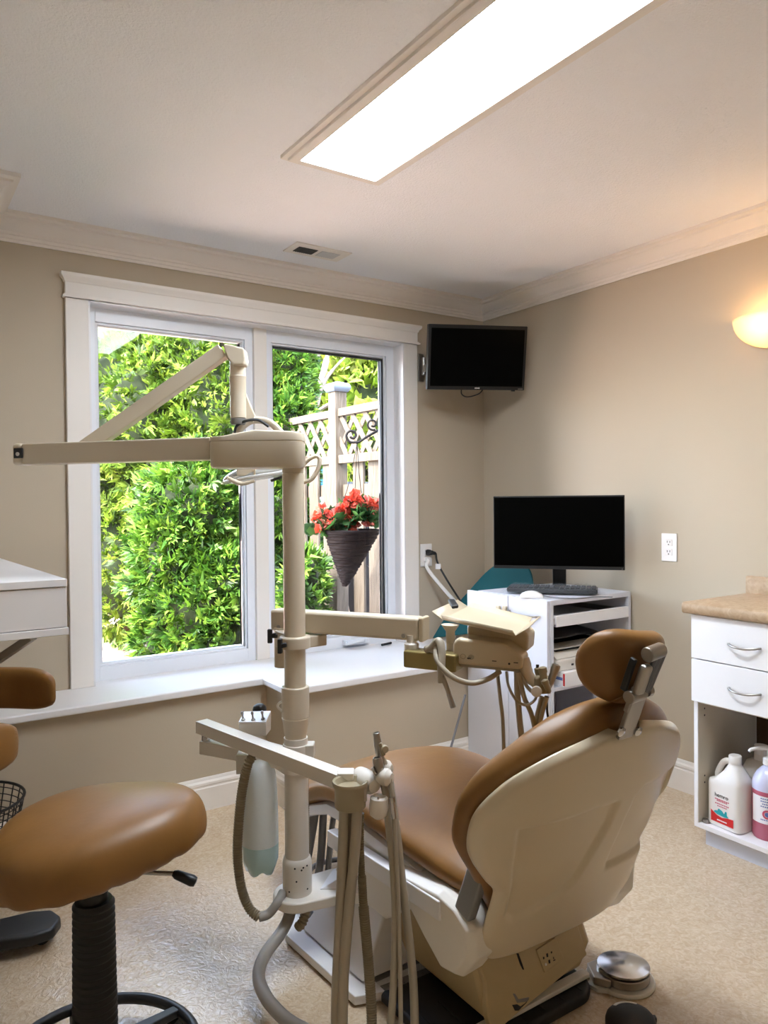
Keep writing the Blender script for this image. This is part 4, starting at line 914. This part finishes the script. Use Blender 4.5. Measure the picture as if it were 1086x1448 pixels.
MB().tube([W(557,1157,1.745),W(561,1220,1.74),W(564,1300,1.73),W(566,1380,1.72),W(567,1476,1.70)], .0052, 10).build('hose', 'hose', h_)
MB().tube([W(529,1126,1.75),W(530,1136,1.74),W(534,1140,1.735),W(535,1128,1.735)], .003, 8).build('hook_wire', 'chrome', h_)
# ================================================================== STOOLS
sc_ = W(131,1184,1.63); zs = sc_.z
s1 = thing('dental_stool', 'caramel brown saddle stool on a ribbed black column in the foreground', 'stool', (sc_.x,sc_.y,0))
tilt = math.radians(7); SX = (R0*math.cos(tilt)+Z_*math.sin(tilt)); SY = fwn; SZ = SX.cross(SY)
def sr(t_):                                                   # plan outline: rounded triangle, blunt nose to the left front
    return .222*(1+.075*math.cos(3*(t_-math.radians(-105))))*(1+.02*math.cos(2*t_))
q = MB(); rings = []
prof = [(.70,-.058),(.90,-.056),(.965,-.050),(.995,-.036),(1.0,-.015),(.985,.010),(.94,.030),(.85,.045),(.7,.055),(.5,.062),(.28,.066),(.1,.067)]
sctr = V((sc_.x,sc_.y,zs+.012))
for k, h in prof:
    ring = []
    for i in range(72):
        t_ = 2*math.pi*i/72; w = .004*math.sin(t_*34)+.003*math.sin(t_*53+1) if h < -.03 and k > .85 else 0
        ring.append(sctr+SX*(sr(t_)*(k-w)*math.cos(t_)*1.0)+SY*(sr(t_)*(k-w)*math.sin(t_)*.98)+SZ*(h+w*.8))
    rings.append(ring)
q.loft(rings).build('seat', 'leather', s1, ang=80, sub=1)
q = MB(); zc_ = zs-.052
P = []; nr = 22
for i in range(nr*4+1):
    z = .075+(zc_-.085-.075)*i/(nr*4); f_ = (i % 4); P.append((.0405+(.0035 if f_ in (1, 2) else -.002)+.004*(1-i/(nr*4)), z))
q.lathe([(0,.074)]+P+[(0,P[-1][1])], (sc_.x,sc_.y,0), Z_, 40).build('column_bellows', 'bellows', s1, ang=60)
MB().obox(V((sc_.x,sc_.y,zc_-.02)), SX, SY, SZ, .17, .15, .018).build('seat_plate', 'black', s1, bevel=.004)
MB().cyl(V((sc_.x,sc_.y,zc_-.10)), V((sc_.x,sc_.y,zc_-.02)), .030).build('gas_lift', 'black', s1)
la, lb = W(222,1226,1.66), W(284,1250,1.66); ld = (lb-la).normalized()
l = MB().cyl(V((sc_.x,sc_.y,zc_-.02)), la+ld*.04, .005, 12).build('lever', 'steel', s1)
MB().lathe([(.006,0),(.010,.008),(.0115,.03),(.0125,.046),(.010,.054),(0,.056)], la+ld*.038, ld, 18).build('lever_grip', 'black', l)
base_c = V((sc_.x,sc_.y,0))
MB().tube([base_c+V((.215*math.cos(a),.215*math.sin(a),.055)) for a in (2*math.pi*k/48 for k in range(49))], .013, 12, 1).build('base_ring', 'black', s1)
for k in range(5):
    a = 2*math.pi*k/5+.3; d_ = V((math.cos(a),math.sin(a),0))
    lg = MB().beam(base_c+d_*.03+Z_*.075, base_c+d_*.22+Z_*.055, .035, .025, w2=.024, h2=.018).build('base_leg', 'black', s1, bevel=.004)
    MB().cyl(base_c+d_*.21+Z_*.0225-d_.cross(Z_)*.012, base_c+d_*.21+Z_*.0225+d_.cross(Z_)*.012, .0225).build('castor', 'rubber', lg)
MB().lathe([(.05,.05),(.05,.08),(.045,.09),(0,.091)], base_c, Z_, 30).build('hub', 'chrome', s1)
# assistant stool behind, with a wrap-around torso pad
e1_, e2_ = W(78,969,2.37), W(27,1032,1.88); zp = .685
mid = (e1_+e2_)/2; mid.z = 0; ch_ = (e1_-e2_); ch_.z = 0; hl = ch_.length/2; ch_.normalize(); out_ = V((-ch_.y,ch_.x,0)); out_ = out_ if out_.dot(R0) < 0 else -out_
ac = mid+out_*.27; ar = math.hypot(hl, .27)
s2 = thing('assistant_stool', 'caramel brown stool with wraparound torso pad at the left edge', 'stool', (ac.x,ac.y,0))
a0 = math.atan2((e1_-ac).y, (e1_-ac).x); a1 = math.atan2((e2_-ac).y, (e2_-ac).x)
while a1 < a0: a1 += 2*math.pi
if (a1-a0) < math.pi: a0, a1 = a1, a0+2*math.pi
rings = []
for i in range(41):
    u = i/40; a = a0+(a1-a0)*u; rad = V((math.cos(a),math.sin(a),0)); ed = min(u, 1-u); k = min(1, ed/.035)
    rings.append(super_ring(ac+rad*ar+Z_*zp, rad, Z_, .030*max(.25, k**.5), .066*max(.62, k**.4), 28, .6))
MB().loft(rings).build('torso_pad', 'leather', s2, ang=80, sub=1)
MB().tube([ac+V((math.cos(a)*(ar+.02),math.sin(a)*(ar+.02),zp-.01)) for a in (a0+(a1-a0)*(.3+.4*i/20) for i in range(21))], .010, 10, 1).build('pad_rail', 'black', s2)
am = a0+(a1-a0)*.5; rm_ = V((math.cos(am),math.sin(am),0))
MB().tube([ac+rm_*(ar+.02)+Z_*(zp-.01),ac+rm_*(ar+.03)+Z_*.5,ac+rm_*.16+Z_*.38,ac+Z_*.37], .011, 10).build('pad_post', 'black', s2)
MB().lathe([(.0,.40),(.12,.40),(.143,.41),(.150,.43),(.143,.455),(.11,.468),(0,.472)], ac, Z_, 48).build('seat', 'leather', s2)
MB().cyl(ac+Z_*.06, ac+Z_*.40, .028).build('column', 'black', s2)
bl = WZ(54,1312,.045); bl.z = 0
dv0 = (bl-ac); a_0 = math.atan2(dv0.y, dv0.x); RL = dv0.length+.06
for k in range(5):
    a = a_0+2*math.pi*k/5; d_ = V((math.cos(a),math.sin(a),0)); n_ = V((-d_.y,d_.x,0))
    Pts = [ac+d_*.02+n_*.04, ac+d_*(RL-.08)+n_*.072, ac+d_*(RL-.02)+n_*.06, ac+d_*RL+n_*.015, ac+d_*RL-n_*.015, ac+d_*(RL-.02)-n_*.06, ac+d_*(RL-.08)-n_*.072, ac+d_*.02-n_*.04]
    lg = MB().loft([[p+Z_*.03 for p in Pts], [p+Z_*(.062+.02*(1-min(1, (p-ac).length/RL))) for p in Pts]]).build('base_leg', 'black', s2, bevel=.012, seg=3)
    MB().cyl(ac+d_*(RL-.05)+Z_*.02-n_*.015, ac+d_*(RL-.05)+Z_*.02+n_*.015, .02).build('castor', 'rubber', lg)
# ================================================================== FOOT CONTROLS, FLOOR CORD
fc = WZ(882,1366,.04); fc.z = 0
t = thing('foot_control', 'round chrome foot control on the floor behind the dental chair', 'foot control', fc)
q = MB(); P = [fc+V((.075*math.cos(a),.075*math.sin(a),0)) for a in (2*math.pi*k/40 for k in range(40))]
q.lathe([(.078,0),(.080,.004),(.078,.012),(0,.013)], fc, Z_, 48)
hv = (WZ(850,1388,0)-fc).normalized(); hw = V((-hv.y,hv.x,0))
q.prism([fc+hv*.02+hw*.06, fc+hv*.085+hw*.045, fc+hv*.10+hw*.025, fc+hv*.10-hw*.025, fc+hv*.085-hw*.045, fc+hv*.02-hw*.06], Z_*.011)
q.build('base', 'offwhite', t, bevel=.003)
MB().prism([fc+hv*.05+hw*.05+Z_*.011, fc+hv*.09+hw*.03+Z_*.011, fc+hv*.09-hw*.03+Z_*.011, fc+hv*.05-hw*.05+Z_*.011], Z_*.022).build('valve_block', 'nickel', t, bevel=.003)
MB().lathe([(.060,.012),(.066,.016),(.066,.034),(.064,.036),(0,.036)], fc, Z_, 56).build('pedal_ring', 'steel', t)
MB().lathe([(.067,.038),(.068,.041),(.067,.044),(.050,.0485),(.02,.0535),(0,.055)], fc, (.03,.05,1), 64).build('pedal_disc', 'spun', t)
MB().obox(fc+hv*.062+Z_*.036, hv, hw, Z_, .016, .018, .014).build('pedal_clip', 'chrome', t, bevel=.002)
pe = fc+hv*.098+Z_*.010
MB().tube([pe, WZ(820,1389,.012), WZ(802,1382,.016), WZ(780,1370,.05)], .0085, 10).build('cable', 'hose', t)
pc_ = WZ(893,1440,.03); pc_.z = 0
t = thing('rheostat_pedal', 'black oval foot pedal with pale curved stripe on the floor', 'foot pedal', pc_)
rings = []; ax_ = R0; ay_ = fwn
for k, z in ((.93,0),(1,.004),(1.0,.018),(.95,.028),(.84,.036),(.6,.042),(.3,.045),(.05,.046)):
    rings.append([pc_+ax_*(.060*k*math.cos(a)*(1+.06*math.sin(a)))+ay_*(.062*k*math.sin(a))+Z_*z for a in (2*math.pi*i/40 for i in range(40))])
MB().loft(rings).build('body', 'rubber', t, ang=50)
q = MB(); ro = lambda a, k: pc_+ax_*(.060*k*math.cos(a))+ay_*(.062*k*math.sin(a))+Z_*(.0475 if k < .6 else .0435)
q.loft([[pc_+ax_*(.060*k*math.cos(a)*(1+.06*math.sin(a)))+ay_*(.062*k*math.sin(a))+Z_*(.0405 if k < .7 else .0375) for a in (1.0+1.3*i/14 for i in range(15))] for k in (.66,.78)], cap=False, closed=False); q.build('stripe', 'whiteplastic', t, solid=.003)
MB().obox(pc_+ax_*.06+ay_*.015+Z_*.018, ax_, ay_, Z_, .010, .014, .012).build('side_button', 'black', t, bevel=.002)
tag(MB().tube([(-.60,-.53,.35),WY(657,985,-.53),WY(650,1012,-.545),WY(641,1045,-.55),WY(638,1066,-.56),(-.68,-.60,.008),(-.60,-.68,.006),(-.45,-.66,.006)], .0055, 10).build('floor_cable', 'cable', loc=(-.64,-.55,0)), 'grey cable hanging down the ledge beside the white cart', 'cable')
# ================================================================== OUTSIDE
GZ = .12
def mound(): pass
ob = MB().box((-9,.16,GZ-.3),(14,22,GZ)).build('ground', 'ground'); ob['kind'] = 'structure'
def foliage(name, m, par, pts, nrm, size, blades=7, droop=.45, spread=1.2, width=.105, tints=None):
    N = len(pts); pts = np.asarray(pts); nrm = np.asarray(nrm); org = np.array(ORG[par.name])
    vs = []; tn = []
    d = nrm+RNG.normal(0,.45,(N,3)); d[:,2] += .30-droop*RNG.random(N); d /= np.linalg.norm(d,axis=1)[:,None]
    r = RNG.normal(0,1,(N,3)); sx = np.cross(d,r); sx /= np.linalg.norm(sx,axis=1)[:,None]; nz = np.cross(sx,d)
    sz = size*(.6+.8*RNG.random(N)); t0 = RNG.random(N) if tints is None else tints
    for b in range(blades):
        a = (-.5+b/(blades-1))*spread*2*.62+RNG.normal(0,.12,N); L = sz*(1-.35*abs(b/(blades-1)-.5)*2)*(.8+.4*RNG.random(N))
        bd = d*np.cos(a)[:,None]+sx*np.sin(a)[:,None]; bs = np.cross(nz,bd); w = (L*width)[:,None]
        p0 = pts-org; pm = p0+bd*(L*.55)[:,None]+nz*(L*RNG.normal(.04,.10,N))[:,None]; pe_ = p0+bd*L[:,None]+nz*(L*RNG.normal(-.05,.16,N))[:,None]
        vs.append(np.stack([p0, pm+bs*w, pe_, pm-bs*w],1)); tn.append(np.clip(t0+RNG.normal(0,.14,N),0,1))
    v = np.concatenate(vs).reshape(-1,3); tt = np.repeat(np.concatenate(tn),4); K = len(v)//4
    me = bpy.data.meshes.new(name); me.vertices.add(len(v)); me.vertices.foreach_set('co', v.ravel())
    me.loops.add(len(v)); me.polygons.add(K); me.loops.foreach_set('vertex_index', np.arange(len(v)))
    me.polygons.foreach_set('loop_start', np.arange(0,len(v),4)); me.polygons.foreach_set('loop_total', np.full(K,4))
    at = me.attributes.new('tint','FLOAT','POINT'); at.data.foreach_set('value', tt); me.update(); me.validate()
    me.materials.append(M[m]); o = bpy.data.objects.new(name, me); COL.objects.link(o); o.parent = par; ORG[o.name] = ORG[par.name]; return o
def lobes(L, n):                                             # points on the union of ellipsoids
    P, Nn = [], []
    ar_ = np.array([a[1][0]*a[1][2] for a in L]); ct = (ar_/ar_.sum()*n).astype(int)
    for (c, r), k in zip(L, ct):
        u = RNG.normal(0,1,(k,3)); u /= np.linalg.norm(u,axis=1)[:,None]; c = np.array(c); r = np.array(r)
        lump = 1+.14*np.sin(u[:,0]*9+c[0]*7)*np.sin(u[:,2]*11+c[2]*5)+.09*np.sin(u[:,1]*17+u[:,2]*13)*np.sin(u[:,0]*15)+RNG.normal(0,.045,k)
        p = c+u*r*lump[:,None]; n_ = u/r; n_ /= np.linalg.norm(n_,axis=1)[:,None]
        keep = np.ones(k,bool)
        for (c2, r2) in L:
            if c2 is not (c) and not np.allclose(c2, c): keep &= (((p-np.array(c2))/np.array(r2))**2).sum(1) > .80
        keep &= p[:,2] > GZ+.02
        P.append(p[keep]); Nn.append(n_[keep])
    return np.concatenate(P), np.concatenate(Nn)
def shrub(name, label, cat, base, L, n, size, m, trunk=.05, **k):
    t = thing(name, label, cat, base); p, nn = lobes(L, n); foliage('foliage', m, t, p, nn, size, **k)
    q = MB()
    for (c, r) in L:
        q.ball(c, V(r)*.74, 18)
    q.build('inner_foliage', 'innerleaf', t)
    q = MB(); top = max(L, key=lambda a: a[0][2])[0]
    q.tube([V(base), V((base[0]+.03,base[1],(base[2]+top[2])/2)), V(top)], [trunk,trunk*.8,trunk*.5], 10); q.build('trunk', 'bark', t)
    return t
M['innerleaf'] = mat('inner_shade_foliage', (20,34,10), .9, noise=((36,50,18), 16, 1, (1,1,1)))  # foliage core darkened: shade between the clumps is put into its colour
def G(px, d): p = W(px, 720, d); p.z = GZ; return p
def lobe(px, py, d, rx, rz, ry=None): return (tuple(W(px,py,d)), (rx, ry or rx, rz))
a = G(285, 5.0)
shrub('cedar_shrub', 'dense green cedar shrub in front, touching the ground at window left', 'shrub', a,
  [lobe(285,860,5.0,.34,.36), lobe(255,800,5.05,.30,.40), lobe(320,850,4.95,.26,.40), lobe(275,730,5.15,.34,.42), lobe(240,905,4.95,.20,.2), lobe(330,905,4.9,.25,.24)], 9500, .082, 'cedarlow')
a = G(180, 5.9)
shrub('cedar_hedge', 'tall yellow green cedar left of the window, its top near the pale sky', 'hedge', a,
  [lobe(175,800,5.9,.42,.55), lobe(150,650,6.0,.50,.60), lobe(200,600,5.9,.50,.70), lobe(235,530,5.9,.36,.42), lobe(165,540,6.0,.30,.30), lobe(255,690,5.8,.40,.6), lobe(130,760,6.1,.5,.6)], 15000, .082, 'cedar')
a = G(315, 5.9)
shrub('cedar_hedge', 'tall yellow green cedar behind the window centre post', 'hedge', a,
  [lobe(310,600,5.9,.48,.7), lobe(300,520,5.9,.40,.42), lobe(345,560,5.95,.45,.6), lobe(350,700,6.0,.40,.8), lobe(385,640,6.1,.30,.9), lobe(340,510,6.0,.36,.3)], 13000, .082, 'cedar')
a = G(402, 5.7)
shrub('cedar_hedge', 'slim green cedar just right of the window centre post', 'hedge', a,
  [lobe(403,560,5.8,.20,.5), lobe(398,640,5.7,.24,.5), lobe(400,760,5.6,.24,.5), lobe(408,850,5.5,.22,.4), lobe(400,505,5.8,.22,.35)], 7000, .08, 'cedarlow')
a = G(438, 4.75)
shrub('small_cedar', 'small bright cedar sprig in front of the fence boards', 'shrub', a,
  [lobe(434,815,4.75,.10,.14), lobe(430,850,4.75,.12,.2)], 520, .085, 'cedarlow', trunk=.015)
# bare brown twigs in the dark gap
t = thing('bare_branches', 'bare brown branches in the dark gap of the cedar', 'branches', G(322,5.35))
q = MB()
for i in range(16):
    x0, y0 = 322+RNG.normal(0,10), 800+RNG.normal(0,25)
    q.tube([W(x0,y0,5.05),W(x0+RNG.normal(-4,8),y0-25,5.0),W(x0+RNG.normal(-8,14),y0-45+RNG.normal(0,10),5.0)], [.012,.008,.004], 6, 4)
q.tube([G(328,5.15),W(326,830,5.1),W(320,700,5.2)], [.03,.025,.015], 8); q.build('twigs', 'bark', t)
# ---- fence
fa, fb = W(418,700,5.45), W(548,700,4.50); fd = (fb-fa); fd.z = 0; FLn = fd.length; fd.normalize(); fn = V((fd.y,-fd.x,0))
o0 = V((fa.x,fa.y,0))
def FP(s, z, o=0): return o0+fd*s+fn*o+Z_*z
s_post = None
for k in range(400):
    s = FLn*k/400; v = FP(s,1.5)-CAM
    if 543+F*v.dot(RT)/v.dot(FW) >= 478: s_post = s; break
fence = thing('garden_fence', 'weathered wooden fence with lattice top behind the flower basket', 'fence', FP(FLn/2,GZ))
s0, s1_ = -.12, (.30-o0.y)/fd.y
MB().obox(FP(s_post,(GZ+2.02)/2,0), fd, fn, Z_, .09, .09, 2.02-GZ).build('post', 'fence', fence, bevel=.003)
MB().loft([[FP(s_post,z)+fd*(a*k)+fn*(b*k) for a, b in ((-1,-1),(1,-1),(1,1),(-1,1))] for k, z in ((.052,2.0),(.066,2.02),(.066,2.04),(.058,2.055),(.0,2.075))]).build('post_cap', 'capm', fence, bevel=.002)
for z, h in ((1.862,.05),(1.555,.055)):
    MB().beam(FP(s0,z), FP(s1_,z), .05, h).build('rail', 'fence', fence, bevel=.002)
q = MB(); zl, zh = 1.575, 1.845; hh = zh-zl
for k in range(0, int((s1_-s0)/.14)+2):
    for sg, o in ((1,-.008),(-1,.008)):
        a = s0+k*.14; b = a+hh*sg*.8; za_, zb_ = zl, zh
        if b > s1_: zb_ = zl+(zh-zl)*(s1_-a)/(b-a); b = s1_
        if a < s1_-.02: q.beam(FP(a,za_,o), FP(b,zb_,o), .038, .008, up=fn)
q.build('lattice', 'fence', fence)
q = MB(); s = s0; 
while s < s1_:
    if abs(s+.06-s_post) > .09: q.obox(FP(s+.06,(GZ+.05+1.535)/2,.0+.012*math.sin(s*31)), fd, fn, Z_, .118, .018, 1.535-GZ-.05)
    s += .178
q.build('board_panel', 'fence', fence, bevel=.002)
for z in (.45,1.35): MB().beam(FP(s0,z,-.03), FP(s1_,z,-.03), .04, .08).build('back_rail', 'fence', fence)
# ---- wrought iron bracket and hanging basket
dB = 4.30
def spiral(px, py, r0, turns, a_0, sg, n=26): return [W(px+(r0*(1-.72*i/n))*math.cos(a_0+sg*turns*2*math.pi*i/n), py+(r0*(1-.72*i/n))*math.sin(a_0+sg*turns*2*math.pi*i/n), dB) for i in range(n+1)]
ir = thing('scroll_bracket', 'black wrought iron scroll bracket above the flower basket', 'plant bracket', W(545,600,dB))
MB().tube(list(reversed(spiral(498,616,9.5,1.15,math.pi*.55,1)))+[W(507,625,dB),W(520,617,dB),W(536,608,dB),W(552,600,dB),W(575,596,dB)], .007, 8, 3).build('scroll', 'iron', ir)
MB().tube(spiral(527,600,8.5,1.2,math.pi*.35,1), .006, 8, 3).build('scroll', 'iron', ir)
bk_ = W(575,596,dB); MB().tube([bk_, V((bk_.x+.1,.35,bk_.z)), V((bk_.x+.12,.15,bk_.z))], .008, 8).build('wall_arm', 'iron', ir)
bc_ = W(498,752,dB)
hb2 = thing('hanging_basket', 'dark wicker cone basket of coral red begonias hanging outside the window', 'hanging basket', bc_)
rB = .150; tipz = W(488,829,dB).z-bc_.z; tipo = (W(488,829,dB)-bc_); tipo.z = 0
P = []; N = 60
rings = []
for i in range(N+1):
    u = i/N; rr_ = rB*(1-u)**.92+.012+.0035*math.sin(i*math.pi*2/3.2)
    rings.append([bc_+tipo*u+V((rr_*math.cos(a)+.002*math.sin(a*9+i),rr_*math.sin(a),tipz*u+.003*math.sin(a*3+i*.7))) for a in (2*math.pi*k/36 for k in range(36))])
MB().loft(rings).build('wicker_cone', 'wicker', hb2, ang=80)
MB().tube([bc_+V((rB*1.03*math.cos(a),rB*1.03*math.sin(a),.004)) for a in (2*math.pi*k/36 for k in range(37))], .010, 8, 1).build('rim', 'wicker', hb2)
for px, py in ((470,752),(523,752),(500,748)):
    MB().tube([W(px,py,dB),W(502+(px-500)*.35,690,dB),W(505,627,dB)], .0022, 6, 3).build('hanging_wire', 'iron', hb2)
# leaves and blossom clusters
lp = []; ln = []
for c, r, k in ((W(478,745,dB),.09,60),(W(505,738,dB),.11,90),(W(520,730,dB),.09,60),(W(462,752,dB),.07,40)):
    for i in range(k):
        u = RNG.normal(0,1,3); u /= np.linalg.norm(u); u[2] = abs(u[2])*.8; lp.append(np.array(c)+u*r*.8); ln.append(u)
foliage('leaf', 'leaf', hb2, lp, ln, .075, blades=3, spread=.8, width=.42)
fc_ = [(505,706,.035),(515,710,.032),(524,716,.028),(497,714,.032),(489,722,.03),(494,731,.028),(498,742,.024),(503,724,.028),(519,722,.024),(528,712,.022),(509,717,.024),(479,722,.018),(457,722,.026),(452,733,.022),(464,734,.022),(455,743,.022),(468,741,.022),(472,729,.018),(522,738,.016),(495,751,.016)]
for (px, py, r) in fc_:
    c = np.array(W(px,py,dB-.06)); u = RNG.normal(0,1,(26,3)); u /= np.linalg.norm(u,axis=1)[:,None]
    f_ = foliage('blossom', 'petal', hb2, c+u*r*.8, u, .032, blades=4, spread=1.4, width=.5)
# ---- trees and neighbours behind the fence
for label, base, L, n in (('bright yellow green tree beyond the lattice fence, right side', G(520,11.5), [lobe(520,530,11.5,1.1,1.0,.7),lobe(480,560,11.5,.95,.8,.7),lobe(560,600,11.3,1.1,1.2,.7),lobe(540,470,11.5,1.2,.95,.7),lobe(505,640,11.7,.95,.8,.7)], 5200),
    ('pale green tree beyond the fence behind white branches', G(440,13.5), [lobe(440,540,13.6,1.3,1.1,.8),lobe(420,600,13.6,1.1,1.1,.8),lobe(465,490,13.8,1.1,1.0,.8),lobe(450,660,13.8,1.3,1.1,.8)], 4600),
    ('wide leafy tree far behind the tall cedars at left', G(230,16), [lobe(300,540,16,2.2,1.4,1),lobe(220,560,16.3,1.5,.8,1),lobe(380,520,16,2.2,1.8,1)], 4600)):
    shrub('leafy_tree', label, 'tree', base, L, n, .22, 'tree', trunk=.10, width=.26, blades=5)
t = thing('bare_tree', 'pale bare forked trunks rising behind the fence', 'tree', G(440,7.0))
q = MB()
q.tube([G(438,7.0),W(437,640,7.0),W(436,585,7.0),W(440,540,7.0),W(447,495,7.0),W(450,440,7.0)], [.07,.06,.055,.045,.03], 10)
q.tube([W(440,590,7.0),W(449,556,7.0),W(459,520,7.0),W(468,480,7.0)], [.045,.04,.03,.02], 9)
q.tube([W(449,560,7.0),W(462,535,7.0),W(478,515,7.0),W(494,500,7.0)], [.02,.016,.012,.008], 7)
q.tube([W(437,592,7.0),W(455,578,6.9),W(475,566,6.8)], [.022,.018,.014], 7)
q.build('trunk', 'palebark', t)
c = W(449,673,6.6); zt0, zb0 = W(449,656,6.6).z, W(449,690,6.6).z
bn = thing('lidded_bin', 'bin with bright blue lid seen between the fence boards', 'bin', V((c.x,c.y,GZ)))
MB().obox(V((c.x,c.y,(zb0+GZ)/2)), fd, fn, Z_, .34, .34, zb0-GZ).build('body', 'paleplate', bn, bevel=.02)
MB().obox(V((c.x,c.y,(zb0+zt0)/2)), fd, fn, Z_, .38, .38, zt0-zb0).build('lid', 'bluebin', bn, bevel=.02)
c = W(520,705,8.0); cz_ = GZ
t = thing('parked_car', 'dark parked car glimpsed between the fence boards', 'car', V((c.x,c.y,GZ)))
q = MB(); u_ = fd
q.loft([[V((c.x,c.y,GZ))+u_*a+fn*b+Z_*z for a, z in ((-1.9,.25),(-1.9,.75),(-1.2,.85),(-.7,1.32),(.8,1.34),(1.4,.9),(1.95,.8),(1.95,.25))] for b in (-.8,.8)]); q.build('body', 'carpaint', t, bevel=.06)
for a in (-1.2,1.25):
    for b in (-.8,.8): MB().cyl(V((c.x,c.y,GZ+.3))+u_*a+fn*(b-.06), V((c.x,c.y,GZ+.3))+u_*a+fn*(b+.06), .30).build('wheel', 'rubber', t)
# ================================================================== LIGHT
w = bpy.data.worlds.new('sky'); SC.world = w; w.use_nodes = True; nt = w.node_tree; bg = nt.nodes['Background']
sk = nt.nodes.new('ShaderNodeTexSky'); sk.sky_type = 'NISHITA'; sk.sun_disc = False; sk.sun_elevation = math.radians(48); sk.sun_rotation = math.radians(250)
sk.air_density = 1.0; sk.dust_density = 2.5; sk.ozone_density = 1.0
hs = nt.nodes.new('ShaderNodeHueSaturation'); hs.inputs['Saturation'].default_value = .75
nt.links.new(sk.outputs[0], hs.inputs['Color']); nt.links.new(hs.outputs[0], bg.inputs[0]); bg.inputs[1].default_value = 1.7
sl = bpy.data.lights.new('sun', 'SUN'); sl.energy = 5.0; sl.angle = math.radians(1.5); sl.color = (1,.95,.86)
so = bpy.data.objects.new('sun', sl); COL.objects.link(so)
so.rotation_euler = (V((.62,.18,-.76))).to_track_quat('-Z','Y').to_euler(); so.location = (0,-5,8)
SC.view_settings.view_transform = 'Standard'; SC.view_settings.look = 'None'; SC.view_settings.gamma = 1; SC.view_settings.exposure = 1.33
SC.cycles.use_denoising = True; SC.cycles.max_bounces = 10; SC.cycles.diffuse_bounces = 6; SC.cycles.transparent_max_bounces = 12
SC.cycles.sample_clamp_indirect = 8; SC.cycles.caustics_reflective = False; SC.cycles.caustics_refractive = False
